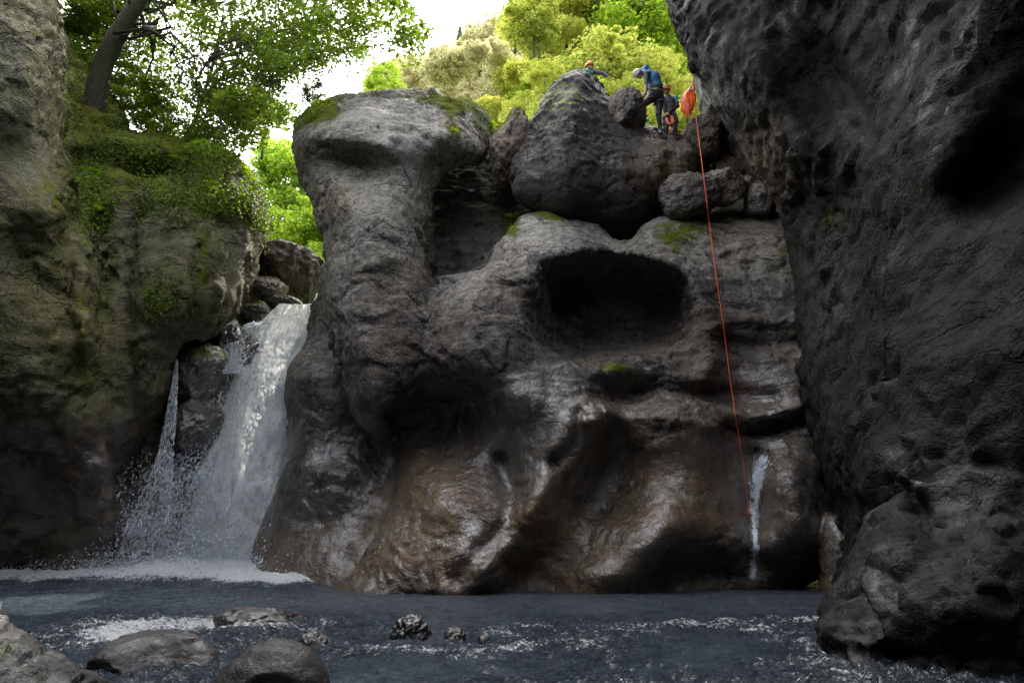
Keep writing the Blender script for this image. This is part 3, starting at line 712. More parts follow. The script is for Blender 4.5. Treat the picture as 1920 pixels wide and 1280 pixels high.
# shadowed recess wall behind the thin fall
s_l3 = Solid([(200,560),(400,560),(470,520),(520,560),(520,700),(400,900),(380,1170),(150,1170),(150,700)], tps([(200,700,17.2),(400,600,17.6),(460,600,18.3),(330,800,17.0),(250,950,16.6),(380,1000,17.0),(200,1100,16.6)]), 4, 0, .3)
def extra_l(f, x, y, z):
    # the cliff goes on out of view, round behind the photographer
    return f
def paint_l(V, N, px, py):
    n = fbm(V, .8, 4, 41); n2 = fbm(V, 2.5, 3, 43); up = N[:, 2]
    wet = sstep(720, 830, py+40*n) + .0
    brown = sstep(740, 800, py+30*n)*.7 + g2(px, py, 160, 640, 30, 160)*.5
    pale = (g2(px, py, 60, 250, 80, 300)*.55 + g2(px, py, 440, 450, 60, 110)*1.0 + g2(px, py, 165, 560, 28, 130)*.5)*(py < 780)  # outer-corner patch paints light from the gap as pale colour
    dark = sstep(740, 830, py+30*n)*.75 + g2(px, py, 280, 620, 80, 130)*.35 + sstep(16.4, 17.2, V[:, 1])*(px < 470)*(py > 620)*.8  # deep recess behind the thin fall is painted dark as shade
    moss = g2(px, py, 300, 300, 130, 60)*.75 + g2(px, py, 180, 360, 40, 90)*.75 + g2(px, py, 290, 560, 40, 45)*.7 + g2(px, py, 380, 480, 22, 110)*.62 + g2(px, py, 160, 640, 26, 150)*.55 + g2(px, py, 480, 400, 20, 60)*.6 + g2(px, py, 100, 420, 40, 130)*.42 + sstep(.3, .8, up)*.6*(py < 700)
    moss += g2(px, py, 180, 180, 80, 90)*.8
    moss = moss*(V[:, 1] < 17.3)
    return dict(wet=wet, brown=brown*(.7+n2), pale=pale, dark=dark, moss=moss*(py < 800), algae=(.50+.5*g2(px, py, 100, 400, 110, 330)+.6*g2(px, py, 165, 620, 40, 170)+.5*g2(px, py, 390, 480, 60, 150))*(py < 800))
V, Q = build_sdf(rock_fn([s_l1, s_l2, s_l3], [Hole(262, 290, 15.2, 60, 34, 1.0, k=.25)], .22, .8, 23, .25), (-17.5, 10.2, -.9), (-3.6, 20.5, 19.5), .07)
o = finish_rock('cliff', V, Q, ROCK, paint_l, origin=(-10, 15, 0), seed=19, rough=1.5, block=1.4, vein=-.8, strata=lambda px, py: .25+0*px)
tag(o, 'mossy grey cliff left of the waterfall with ferns and ivy over its ledges', 'cliff')
print('left', len(V), time.time()-T0)

# ------------------------------------------------------------------ right cliff
r1 = tps([(1250,-100,12.5),(1290,90,12.2),(1330,170,12.4),(1400,290,12.4),(1450,400,12.6),(1490,560,12.4),(1500,700,12.3),(1530,830,12.0),(1560,930,11.8),(1580,1010,11.6),(1560,1130,11.8),
  (1400,0,10.6),(1400,150,11.0),(1480,300,11.0),(1560,150,9.8),(1700,0,7.4),(1700,200,7.6),(1550,420,10.9),(1560,560,10.9),(1640,430,8.6),(1700,420,7.6),(1640,620,8.4),(1560,720,10.9),(1620,800,8.2),(1620,900,7.4),(1700,700,7.2),(1800,300,6.6),(1800,500,6.6),(1850,320,7.2),(1850,700,5.8),(1750,880,6.2),(1700,950,6.2),
  (1920,0,5.9),(1920,400,6.0),(1920,800,5.5),(2300,0,6.0),(2300,600,5.8),(2300,1000,5.6),(1700,1100,5.9),(1900,1100,5.5),(1600,1100,7.4),(1500,-400,8.0),(2000,-500,5.0),(1000,-600,8.5),(1500,-640,6.0)])
blob(r1, 1830, 350, 60, 50, .35); blob(r1, 1560, 130, 60, 150, -.3, -20); line_bump(r1, [(1420,120),(1500,270),(1560,420),(1575,600)], 26, -.35); line_bump(r1, [(1480,0),(1560,120),(1640,260)], 18, .25)
line_bump(r1, [(1500,440),(1545,500),(1530,600),(1560,720)], 18, -.2); blob(r1, 1640, 520, 60, 50, -.35); blob(r1, 1580, 800, 40, 70, -.4); blob(r1, 1700, 700, 60, 80, -.3)
s_r1 = Solid([(1225,-120),(1250,0),(1268,50),(1292,100),(1302,135),(1330,160),(1345,195),(1385,240),(1405,290),(1435,350),(1465,400),(1480,470),(1492,540),(1500,610),(1502,720),(1520,790),(1533,835),(1536,890),(1562,930),(1565,980),(1592,1030),(1560,1080),(1545,1180),(2480,1180),(2480,-640),(1150,-640),(1150,-480),(1180,-300),(1210,-180)], r1, 6.5, .0, .3, .6, .8)  # top above the frame leans out, shaped to block sky light
# the lit back part behind the people
s_r2 = Solid([(1296,140),(1345,135),(1420,260),(1480,380),(1520,440),(1440,440),(1405,330),(1365,330),(1345,260),(1310,215)], tps([(1300,150,15.6),(1340,200,15.2),(1400,300,15.0),(1360,280,15.3),(1460,400,15.0)]), 3, .1, .3, .5, .6)
def paint_r(V, N, px, py):
    n = fbm(V, .9, 4, 51); up = N[:, 2]
    wet = .1 + .5*sstep(.15, .5, n) + .6*sstep(900, 1000, py) + .5*g2(px, py, 1500, 560, 30, 150)
    pale = .8*g2(px, py, 1330, 180, 50, 60) + .4*g2(px, py, 1420, 320, 50, 120) + .25*g2(px, py, 1560, 560, 60, 200)  # patch behind the people paints sunlight on the wall
    brown = .5*g2(px, py, 1420, 340, 50, 100)
    moss = .42*g2(px, py, 1560, 420, 50, 40) + .38*g2(px, py, 1760, 330, 140, 60) + .2*g2(px, py, 1530, 630, 50, 30)
    return dict(wet=wet, pale=pale, brown=brown, moss=moss, dark=.6*sstep(1460, 1620, px), algae=.25*g2(px, py, 1750, 350, 200, 150))  # the wall's shade, deepening rightwards, is painted into the dark mask
V, Q = build_sdf(rock_fn([s_r1, s_r2], (), .22, .8, 53, .25), (1.0, 4.2, -.8), (14.5, 18.2, 20.0), .08)
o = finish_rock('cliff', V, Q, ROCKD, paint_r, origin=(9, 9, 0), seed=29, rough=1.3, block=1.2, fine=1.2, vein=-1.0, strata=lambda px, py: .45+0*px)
tag(o, 'dark towering rock wall that fills the right side of the gorge', 'cliff')
print('right', len(V), time.time()-T0)
# near foot of the right wall
r3 = tps([(1545,1120,6.3),(1700,900,5.9),(1800,850,5.7),(1600,1030,6.2),(1640,980,6.0),(1535,1190,6.0),(1550,1290,5.6),(1700,1000,5.4),(1700,1130,5.0),(1640,1150,5.35),(1850,1000,5.0),(1950,1100,4.7),(1700,1240,5.05),(1900,1250,4.6),(1620,1230,5.3),(1560,1340,5.5),(1900,1400,4.6),(2200,1000,4.6),(2200,1400,4.4),(1750,930,6.3),(1900,900,5.9)])
line_bump(r3, [(1540,1215),(1700,1228),(1850,1222),(2100,1240)], 7, .10); blob(r3, 1640, 1130, 60, 60, -.1)
s_r3 = Solid([(1590,1035),(1612,980),(1660,930),(1760,880),(1950,840),(2330,800),(2330,1500),(1560,1500),(1552,1290),(1545,1240),(1537,1190),(1545,1125),(1570,1080)], r3 + .25*sstep(1600, 1750, _gx).astype(np.float32), 3, .05, .2, .25, .4)
V, Q = build_sdf(rock_fn([s_r3], (), .10, 1.6, 63), (1.9, 4.1, -.8), (7.6, 9.6, 3.6), .038)
def paint_r3(V, N, px, py):
    n = fbm(V, 2.0, 4, 71)
    return dict(wet=.25+.6*n+.3*g2(px, py, 1630, 1100, 80, 100), moss=.12+.2*n, dark=.45+0*n)
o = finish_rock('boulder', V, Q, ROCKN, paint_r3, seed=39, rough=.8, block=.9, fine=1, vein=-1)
tag(o, 'dark jagged wet rock bulge at the near foot of the right wall', 'boulder')
print('r3', len(V), time.time()-T0)

# ------------------------------------------------------------------ smaller boulders
def boulder(px, py, Y, rx, ry_px, label, depth=None, seed=1, mat=None, facets=12, rough=.15, rot=0, sub=6, fac=.55, flat=.0, paint=None, group=None, cat='boulder', name='boulder'):
    """px, py centre in the photo; rx, ry_px half sizes in photo pixels"""
    c = P(px, py, Y); k = 1/ppm(px, py, Y); a = rx*k; b = ry_px*k; d = (depth or (a+b)*.5)
    bm = bmesh.new(); bmesh.ops.create_icosphere(bm, subdivisions=sub, radius=1.0)
    V = np.array([v.co[:] for v in bm.verts], np.float32); Fc = np.array([[v.index for v in f.verts] for f in bm.faces], np.int32); bm.free()
    g = np.random.default_rng(seed); rad = np.ones(len(V), np.float32)
    for i in range(facets):
        n = g.normal(size=3); n /= np.linalg.norm(n); dist = g.uniform(.72, .93)
        dn = V @ n.astype(np.float32); lim = np.where(dn > .05, dist/np.maximum(dn, .05), 9)
        rad = smin(rad, lim.astype(np.float32), .035)
    U = V*rad[:, None]
    ext = np.abs(U).max(0); U = U/ext*1.0
    q = U*1.3 + seed*3.7
    U *= (1 + rough*fbm(q, 1.0, 4, seed) + rough*.55*fbm(q, 2.6, 5, seed+5, ridged=True))[:, None]
    _, _, _, fa = worley(q.astype(np.float32), 1.5, seed+9); _, _, _, fb_ = worley(q.astype(np.float32), 4.0, seed+10)
    U *= (1 + rough*fac*(.9*fa + .4*fb_))[:, None]
    th = R(rot); cc, ss = math.cos(th), math.sin(th)
    W = np.stack([U[:, 0]*a, U[:, 1]*d, U[:, 2]*b], 1)
    W = np.stack([W[:, 0]*cc + W[:, 2]*ss, W[:, 1], -W[:, 0]*ss + W[:, 2]*cc], 1) + c.astype(np.float32)
    if flat: W[:, 2] = np.maximum(W[:, 2], flat)
    me = mesh_np(name, W, Fc)
    N = (W - c); N /= np.linalg.norm(N, axis=1, keepdims=True)
    A = paint(W, N) if paint else {}
    for k_, v in A.items(): attr(me, k_, np.clip(v + 0*W[:, 0], 0, 1))
    o = link(name, me, mat or ROCK); recentre(o, (c[0], c[1], W[:, 2].min()))
    return tag(o, label, cat, group)
up_moss = lambda a, w=0, d=0, p=0, b=0: (lambda W, N: dict(moss=a*sstep(.0, .8, N[:, 2]), wet=w, dark=d, pale=p, brown=b))
boulder(958, 287, 16.2, 46, 72, 'rounded brown boulder wedged between the rock head and the largest dark boulder', 1.1, 4, rot=8, paint=up_moss(.7, 0, 0, .4, .4))
boulder(1168, 222, 15.35, 38, 44, 'angular grey boulder beside the bent person on the rock top', .8, 8, rot=20, paint=up_moss(.2, 0, .1, .4))
boulder(1320, 262, 15.6, 38, 40, 'dark boulder with small leaves under the orange bag', .7, 12, rot=-12, paint=up_moss(.3, 0, .15, .2))
boulder(1292, 368, 14.6, 56, 42, 'angular dark grey boulder resting on the ledge left of the orange rope', .6, 16, rot=-12, facets=14, paint=up_moss(.0, 0, .15, .3))
boulder(1353, 356, 14.9, 41, 38, 'sunlit pale boulder on the ledge just right of the orange rope', .55, 21, rot=22, paint=up_moss(.0, 0, 0, 1, .3))  # pale colour here and on the next two stones stands in for sunlight
boulder(1399, 343, 15.0, 13, 13, 'small pale stone touching the right side of the sunlit boulder', .2, 25, sub=4, paint=up_moss(0, 0, 0, 1))
boulder(1430, 372, 14.9, 32, 36, 'pale mossy block leaning against the right wall beside the ledge stones', .5, 26, rot=40, paint=up_moss(.5, 0, 0, .9))
boulder(1372, 322, 15.9, 36, 36, 'shadowed brown boulder behind the sunlit boulder', .6, 29, rot=15, paint=up_moss(.1, 0, .5, 0, .4))
boulder(540, 512, 20.5, 68, 52, 'mossy boulder in the gap behind the top of the waterfall', 1.6, 30, rot=-5, paint=up_moss(.9, 0, .1))
boulder(500, 546, 19.0, 36, 26, 'smooth grey boulder above the waterfall crest against the left cliff', .6, 33, rot=-6, facets=6, paint=up_moss(.1, .4))
boulder(480, 588, 18.4, 28, 22, 'wet mossy stone left of the waterfall crest', .4, 36, rot=5, paint=up_moss(.7, .7, .3))
boulder(528, 570, 18.9, 36, 13, 'low flat dark stone right behind the waterfall crest', .5, 37, facets=5, paint=up_moss(.1, .5, .3))
boulder(380, 706, 16.6, 50, 58, 'green mossy boulder beside the waterfall, upper one of two', .75, 41, rot=14, facets=8, paint=up_moss(.75, .8, .35))
boulder(372, 803, 16.4, 44, 54, 'dark wet boulder beside the waterfall below the mossy one', .75, 44, rot=10, facets=8, paint=up_moss(.15, .9, .6))
boulder(440, 660, 17.3, 44, 44, 'dark wet rock under the upper waterfall that splits the water', .6, 46, rot=-25, facets=7, paint=up_moss(.1, 1, .6))
boulder(405, 620, 17.6, 46, 44, 'shadowed rock under the overhang left of the upper waterfall', .8, 47, rot=-20, facets=7, paint=up_moss(.1, .6, .8))
# stones in the river
wetp = lambda a, d=.3, m=0: (lambda W, N: dict(wet=a, dark=d, moss=m*sstep(.2, .9, N[:, 2])))
def river_stone(px, top, bottom, rx, label, depth=.5, **kw):
    """stone whose dry part runs from row top to the water line at row bottom"""
    Yc = Yw(bottom) + depth*.8; _, wl = project(0.0, Yc, 0.0)
    cy = float(wl) + 2; top -= 5; return boulder(px, cy, Yc, rx, cy-top, label, depth, mat=PEB, fac=.22, **kw)
river_stone(280, 1194, 1276, 122, 'broad dark wet boulder low in the river, left of the round boulder', .5, seed=52, facets=7, paint=wetp(.6, .4, .3), rough=.10)
boulder(508, 1306, Yw(1300), 106, 98, 'round speckled grey boulder at the bottom edge of the photo', .36, 55, mat=PEB, fac=.1, facets=3, rough=.05, paint=wetp(.4, .2))
river_stone(485, 1143, 1184, 84, 'low flat wet rock barely above the river, behind the round boulder', .45, seed=57, facets=6, paint=wetp(1, .3), rough=.14)
river_stone(586, 1186, 1228, 32, 'small pale wet rock splashed by water right behind the round boulder', .16, seed=60, facets=9, rough=.16, paint=wetp(1, 0))
river_stone(770, 1164, 1212, 38, 'jagged small wet rock in mid river, leftmost of three', .2, seed=63, facets=12, rough=.3, paint=wetp(1, .4))
river_stone(853, 1184, 1208, 24, 'low dark wet stone in mid river, middle of three', .13, seed=66, facets=7, rough=.2, paint=wetp(1, .6))
river_stone(909, 1188, 1213, 14, 'smallest dark pointed stone in mid river, rightmost of three', .09, seed=69, facets=7, sub=4, rough=.2, paint=wetp(1, .7))
river_stone(1045, 1218, 1240, 64, 'flat yellowish stone just awash in the near river', .22, seed=72, facets=5, paint=lambda W, N: dict(wet=.9, brown=.8))
river_stone(788, 1241, 1252, 20, 'tiny dark stone just breaking the near river surface', .1, seed=75, sub=4, facets=5, paint=wetp(1, .8))
# bottom left rock
bl = tps([(-60,1100,4.9),(10,1130,4.8),(60,1190,4.6),(130,1230,4.5),(220,1290,4.5),(0,1220,4.3),(100,1290,4.2),(-100,1300,4.0),(30,1400,4.0),(200,1400,4.3)])
s_bl = Solid([(-250,1030),(-60,1060),(0,1125),(25,1165),(60,1190),(110,1215),(160,1245),(225,1290),(300,1360),(300,1450),(-300,1450)], bl, 1.2, .2, .15, .3, .4)
V, Q = build_sdf(rock_fn([s_bl], (), .07, 2.0, 83), (-4.8, 3.6, -.6), (-2.2, 6.2, 1.1), .022)
o = finish_rock('boulder', V, Q, PEB, lambda V, N, px, py: dict(wet=.5+0*px, moss=.45*sstep(.0, .7, -N[:, 0]+.5)+.0*px, dark=.15+0*px), seed=49, rough=.5, block=.6, fine=.8)
tag(o, 'sloping glistening boulder in the lower left corner of the river', 'boulder')
print('boulders', time.time()-T0)

# unseen gorge walls behind and beside the photographer, added to narrow the sky light
def wall_strip(name, pts, h, seed, label):
    ns, nz = 80, 40; pts = [np.array(p, float) for p in pts]
    L = np.r_[0, np.cumsum([np.linalg.norm(b-a) for a, b in zip(pts[:-1], pts[1:])])]
    s = np.linspace(0, L[-1], ns); X = np.interp(s, L, [p[0] for p in pts]); Y = np.interp(s, L, [p[1] for p in pts])
    tx = np.gradient(X); ty = np.gradient(Y); tl = np.hypot(tx, ty); nx, ny = -ty/tl, tx/tl
    S, Z = np.meshgrid(np.arange(ns), np.linspace(-1, h, nz), indexing='ij')
    p0 = np.stack([X[S].ravel(), Y[S].ravel(), Z.ravel()], 1)
    d = .9*fbm(p0, .35, 4, seed) + .25*fbm(p0, 1.5, 3, seed+1) - .9*np.sin(Z.ravel()/h*3.1)
    p = p0.copy(); p[:, 0] += nx[S].ravel()*d; p[:, 1] += ny[S].ravel()*d
    b = p0.copy(); b[:, 0] += nx[S].ravel()*3; b[:, 1] += ny[S].ravel()*3
    V = np.r_[p, b]; n = ns*nz; q = []
    I = (np.arange(ns-1)[:, None]*nz + np.arange(nz-1)).ravel()
    q.append(np.stack([I, I+nz, I+nz+1, I+1], 1)); q.append(np.stack([I+n, I+1+n, I+nz+1+n, I+nz+n], 1))
    T = np.arange(ns-1)*nz + nz-1; q.append(np.stack([T, T+nz, T+nz+n, T+n], 1))
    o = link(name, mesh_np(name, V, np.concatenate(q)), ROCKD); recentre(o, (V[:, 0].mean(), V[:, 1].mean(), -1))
    return tag(o, label, 'cliff')
wall_strip('cliff', [(-16, 12.0), (-15, 8), (-12.5, 3), (-8, -3), (-4.5, -6.5), (0, -7.5)], 13, 91, 'unseen gorge wall added left of and behind the photographer to hold back sky light')
wall_strip('cliff', [(0, -7.5), (4, -6), (7.0, -2), (9.5, 3), (11.5, 6.5)], 13, 95, 'unseen gorge wall added right of and behind the photographer to hold back sky light')
# ------------------------------------------------------------------ river bed, pool, foam
def grid_mesh(X, Y, Z):
    a, b = X.shape; V = np.stack([X.ravel(), Y.ravel(), Z.ravel()], 1)
    I = (np.arange(a-1)[:, None]*b + np.arange(b-1)).ravel()
    return V, np.stack([I, I+b, I+b+1, I+1], 1)
ys = [2.6]
while ys[-1] < 21: ys.append(ys[-1] + .016*(ys[-1]/4.0)**.9)
ys = np.array(ys); us = np.linspace(-1, 1, 900)
Yg, Ug = np.meshgrid(ys, us, indexing='ij'); Xg = Ug*(4.5 + Yg*.85) + 0.0
p = np.stack([Xg.ravel(), Yg.ravel(), 0*Xg.ravel()], 1).astype(np.float32)
X, Y = p[:, 0], p[:, 1]
fb = P(400, 1085, 16.2)       # foot of the fall
dist = np.hypot((X-fb[0])/1.0, Y-fb[1])
chop = sstep(11.5, 7.5, Y)*.85 + .35 + .5*np.exp(-(dist/4.5)**2)
chop *= .75 + .6*fbm(p, .55, 2, 5)
w_ = p + .3*np.stack([fbm(p, .8, 2, 1), fbm(p, .8, 2, 2), 0*X], 1)
Z = .025*fbm(w_, .9, 3, 8, (1, 1.5, 1)) + chop*(-.05 + .105*fbm(w_, 1.5, 4, 9, (1, 1.5, 1), .6, ridged=True) + .06*fbm(w_, 5.0, 3, 10, (1, 1.2, 1), .6, ridged=True))
px, py = project(X, Y, 0*X)
m = np.exp(-(np.clip(dist-1.0, 0, 99)/1.7)**2)
band = np.exp(-((Y-15.4+1.3*sstep(-6.8, -4.8, X))/1.3)**2)*sstep(-14, -12, X)*sstep(-3.2, -4.4, X)
fo = np.clip(np.maximum(m, .9*band), 0, 1)
Z += fo*(.26 + .26*np.exp(-(dist/1.8)**2) + .16*fbm(w_, 1.5, 4, 12, gain=.6) + .06*fbm(w_, 6, 3, 13))
foam_glint = fo*1.05
# white water between and behind the stones
for qx, qy, s, a in ((560,1190,.5,.55),(620,1215,.4,.5),(780,1215,.5,.35),(900,1225,.4,.4),(1000,1250,.5,.4),(500,1250,.35,.4),(400,1262,.4,.6),(300,1275,.5,.6),(1150,1260,.4,.35),(1330,1240,.5,.35),(1480,1230,.4,.3),(1460,1275,.3,.25),(350,1200,.5,.3),(700,1240,.4,.4),(1250,1275,.3,.4),(850,1265,.4,.4)):
    k = 1.1*F/max(20, (qy-1007)*.96); c = P(qx, qy, k*.97)
    d2 = ((X-c[0])/(s*1.6))**2 + ((Y-c[1])/s)**2
    foam_glint = np.maximum(foam_glint, .55*a*np.exp(-d2)); Z += .035*a*np.exp(-d2)*(1+fbm(w_, 4, 2, 14))
foam_glint = np.maximum(foam_glint, .30*chop*sstep(9.5, 6.5, Y)*sstep(-.1, .4, fbm(p, .7, 3, 15)) + .42*chop*sstep(14, 8, Y)*(1 - .30*sstep(6.4, 5.2, Y)))  # white flecks on the choppy front water stand in for sky sparkle
foam_glint = np.where(Y < 6.6, np.minimum(foam_glint, .50 - .06*sstep(6.2, 5.2, Y)), foam_glint)
V, Q = grid_mesh(Xg, Yg, Z.reshape(Xg.shape))
me = mesh_np('river', V, Q); attr(me, 'foam_glint', foam_glint); attr(me, 'chop', np.clip(chop, 0, 1.2))
tag(link('river', me, WATER), kind='structure')
# bed and ground to the horizon (one sheet)
xs = np.r_[np.linspace(-300, -30, 20), np.linspace(-28, 28, 90), np.linspace(30, 300, 20)]
yy = np.r_[np.linspace(-60, -2, 12), np.linspace(0, 110, 130), np.linspace(120, 400, 20)]
Xh, Yh = np.meshgrid(xs, yy, indexing='ij')
def terrain(x, y):
    az = np.degrees(np.arctan2(x, np.maximum(y, 1)))
    top = np.interp(az, [-60, -26, -20, -14, -8, 0, 8, 15, 30, 60], [34, 26, 24, 26, 31, 37, 41, 45, 50, 52])
    t = np.clip((y-24)/46, 0, 1)
    top = top*sstep(-1, 23, y)
    h = 2.2 + top*t**1.05
    up = sstep(19.5, 22.5, y)
    out = -1.4*(1-up) + up*(4.5 + h)
    out = np.where(y > 70, out + (y-70)*.12, out)
    side = sstep(17, 30, np.abs(x))*sstep(40, 20, y)
    return out + side*14*(1-up*.5)
Zh = terrain(Xh, Yh) + 1.2*fbm(np.stack([Xh.ravel(), Yh.ravel(), 0*Xh.ravel()], 1), .12, 3, 3).reshape(Xh.shape)*sstep(24, 34, Yh)
V, Q = grid_mesh(Xh, Yh, Zh)
tag(link('ground', mesh_np('ground', V, Q), HILLM), kind='structure')
X2, Y2 = np.meshgrid(np.linspace(-18, 14, 60), np.linspace(-9, 20, 60), indexing='ij')
Z2 = -.85 + .18*fbm(np.stack([X2.ravel(), Y2.ravel(), 0*X2.ravel()], 1), .7, 4, 6).reshape(X2.shape)
V, Q = grid_mesh(X2, Y2, Z2); tag(link('river_bed', mesh_np('river_bed', V, Q), BEDM), kind='structure')
print('water', time.time()-T0)

# ------------------------------------------------------------------ waterfall
OCT = np.array([(1,0,0),(-1,0,0),(0,1,0),(0,-1,0),(0,0,1),(0,0,-1)], np.float32)
OF = np.array([(0,2,4),(2,1,4),(1,3,4),(3,0,4),(2,0,5),(1,2,5),(3,1,5),(0,3,5)], np.int32)
def droplets(pos, size, dirs, stretch):
    """many little elongated drops as one mesh"""
    n = len(pos); d = dirs/np.linalg.norm(dirs, axis=1, keepdims=True)
    u = np.cross(d, np.array([.3, .9, .1])); u /= np.linalg.norm(u, axis=1, keepdims=True); v = np.cross(d, u)
    B = np.stack([u, v, d*stretch[:, None]], 1)      # n,3,3
    V = pos[:, None, :] + size[:, None, None]*np.einsum('kj,njc->nkc', OCT, B)
    Fc = OF[None] + 6*np.arange(n)[:, None, None]
    return V.reshape(-1, 3), Fc.reshape(-1, 3)
g = np.random.default_rng(11)
# left and right edges of the falling sheet (photo px), with distance
rows = np.array([570, 590, 620, 660, 700, 740, 790, 840, 890, 940, 990, 1040, 1090])
Lx = np.array([520, 497, 462, 440, 432, 420, 400, 382, 365, 352, 340, 325, 305])
Rx = np.array([592, 590, 580, 570, 556, 550, 551, 545, 530, 512, 496, 484, 470])
Yd = np.array([18.3, 18.0, 17.6, 17.2, 16.95, 16.75, 16.55, 16.4, 16.3, 16.2, 16.15, 16.1, 16.1])
nv, nu = 260, 110
T, U = np.meshgrid(np.linspace(0, 1, nv), np.linspace(0, 1, nu), indexing='ij')
rr = 570 + T*520; lx = np.interp(rr, rows, Lx); rx = np.interp(rr, rows, Rx); yd = np.interp(rr, np.r_[rows[0], (rows[1:]+rows[:-1])/2, rows[-1]], np.r_[Yd[0], (Yd[1:]+Yd[:-1])/2, Yd[-1]])
pxs = lx + (rx-lx)*U; bul = np.sin(U*math.pi)**.6
Yv = yd - .38*bul*(.35 + T*.9) + .25*(1-U)*sstep(.02, .25, T)
def Pv(px, py, Y):
    u = (px-960)/F; v = (640-py)/F; t = Y/(cp_-v*sp_); return np.stack([u*t, Y, CAMH+(sp_+v*cp_)*t], -1)
W = Pv(pxs, rr, Yv).reshape(-1, 3)
fuv = np.stack([U.ravel()*2.2, T.ravel()*7.5 - .6*U.ravel(), 0*T.ravel()], 1)
q3 = np.stack([fuv[:, 0]*2.2, fuv[:, 1]*.9, 0*fuv[:, 0]], 1)
g_ = np.random.default_rng(1); dn = .42*fbm(q3, .8, 5, 21, gain=.58)*(.35+T.ravel()) + .05*fbm(fuv, 9, 3, 22)
W[:, 1] -= dn*1.1; W[:, 0] += .5*dn*(T.ravel()); W[:, 2] += .3*dn*T.ravel()
dens = (.75+.25*sstep(0, .06, 1-U))*sstep(0, .10+.14*T, U)*(1.0 - .35*np.exp(-((T-.10)/.09)**2)*(U < .6)) + .08
dens = dens.ravel() - .25*np.exp(-((T.ravel()-.05)/.08)**2)
V, Q = W, grid_mesh(T, U, T)[1]
me = mesh_np('waterfall', V, Q); attr(me, 'dens', np.clip(dens*1.05, 0, 1))
a = me.attributes.new('fuv', 'FLOAT_VECTOR', 'POINT'); a.data.foreach_set('vector', fuv.astype(np.float32).ravel())
fall = link('waterfall', me, FALLM); tag(fall, 'main white waterfall plunging between the cliff and the rock', 'waterfall')
def spray(n, tr, ur, sz, spread, st, seed, off=0.0, wl=0.0):
    g = np.random.default_rng(seed)
    t = tr[0] + (tr[1]-tr[0])*g.random(n)**.8; u = g.uniform(ur[0], ur[1], n) if wl == 0 else ur[0] + np.abs(g.normal(0, wl, n))*-1
    r_ = 570 + t*520; l = np.interp(r_, rows, Lx); r2 = np.interp(r_, rows, Rx)
    x = l + (r2-l)*u; Y = np.interp(r_, rows, Yd) - .45*np.sin(np.clip(u, 0, 1)*math.pi) - off - np.abs(g.normal(0, spread, n))
    pos = Pv(x, r_, Y) + g.normal(0, spread*.5, (n, 3))*[1, .5, 1]
    dr = np.stack([-.35 + g.normal(0, .35, n), g.normal(0, .3, n), -1 + g.normal(0, .35, n)], 1)
    keep = fbm(pos, 1.6, 4, seed, (1.3, 1, .6)) > g.normal(.05, .14, n)
    return pos[keep], (sz*np.exp(g.normal(0, .45, n)))[keep], dr[keep], np.clip(st*np.exp(g.normal(0, .5, n)), 1, 6)[keep]
parts = [spray(22000, (.03, 1), (.0, 1.0), .0075, .10, 1.8, 1), spray(16000, (.25, 1), (-.25, .4), .009, .22, 1.6, 2),
         spray(7000, (.55, 1), (-.9, .1), .012, .35, 1.4, 3), spray(5000, (.8, 1), (-.8, 1.2), .014, .5, 1.2, 4),
         spray(2500, (.05, .5), (.85, 1.04), .010, .05, 1.8, 5), spray(3500, (.55, .98), (-.6, .2), .020, .25, 1.3, 6)]
V, Fc = droplets(np.concatenate([q[0] for q in parts]), np.concatenate([q[1] for q in parts]), np.concatenate([q[2] for q in parts]), np.concatenate([q[3] for q in parts]))
link('spray', mesh_np('spray', V, Fc, False), DROPM, fall)
# narrow strand on the left
n = 2800; t = g.random(n)**1.1
rr1 = 675 + t*330; cx = np.interp(rr1, [675, 720, 800, 880, 940, 1005], [331, 327, 318, 306, 290, 272]); wd = np.interp(rr1, [675, 760, 860, 1005], [3, 10, 18, 55])
stn = g.integers(0, 7, n); sx = (stn/6.0-.5)*2; tk = fbm(np.stack([stn*3.3, 0*t, t*14], 1).astype(np.float32), 1.0, 3, 5) > -.12; t = np.where(tk, t, np.clip(t+.06, 0, 1))
x = cx + wd*(sx*.75 + g.normal(0, .07, n)); Y1 = np.interp(rr1, [675, 760, 1005], [15.7, 15.4, 15.1]) + g.normal(0, .10, n)
pos = Pv(x, rr1, Y1)
V, Fc = droplets(pos, .0085*np.exp(g.normal(0, .45, n)), np.stack([-.1+g.normal(0, .12, n), 0*x, -1+0*x], 1), np.clip(3.0*np.exp(g.normal(0, .6, n)), 1, 9))
o = link('waterfall', mesh_np('waterfall', V, Fc, False), DROPM); recentre(o, (pos[:, 0].mean(), 15.3, 0))
tag(o, 'thin broken strand of falling water left of the main waterfall', 'waterfall')
# small side cascade over the rock at the top left of the fall
n = 3200; t = g.random(n); rr1 = 605 + t*95; x = np.interp(rr1, [605, 640, 700], [478, 440, 425]) + g.normal(0, 9, n)*(0.6+t); pos = Pv(x, rr1, np.interp(rr1, [605, 700], [17.2, 16.4]) + g.normal(0, .08, n))
V, Fc = droplets(pos, .012*np.exp(g.normal(0, .4, n)), np.stack([-.7+g.normal(0, .3, n), 0*x, -1+0*x], 1), np.clip(2.0*np.exp(g.normal(0, .4, n)), 1, 6))
link('side_cascade', mesh_np('side_cascade', V, Fc, False), DROPM, fall)
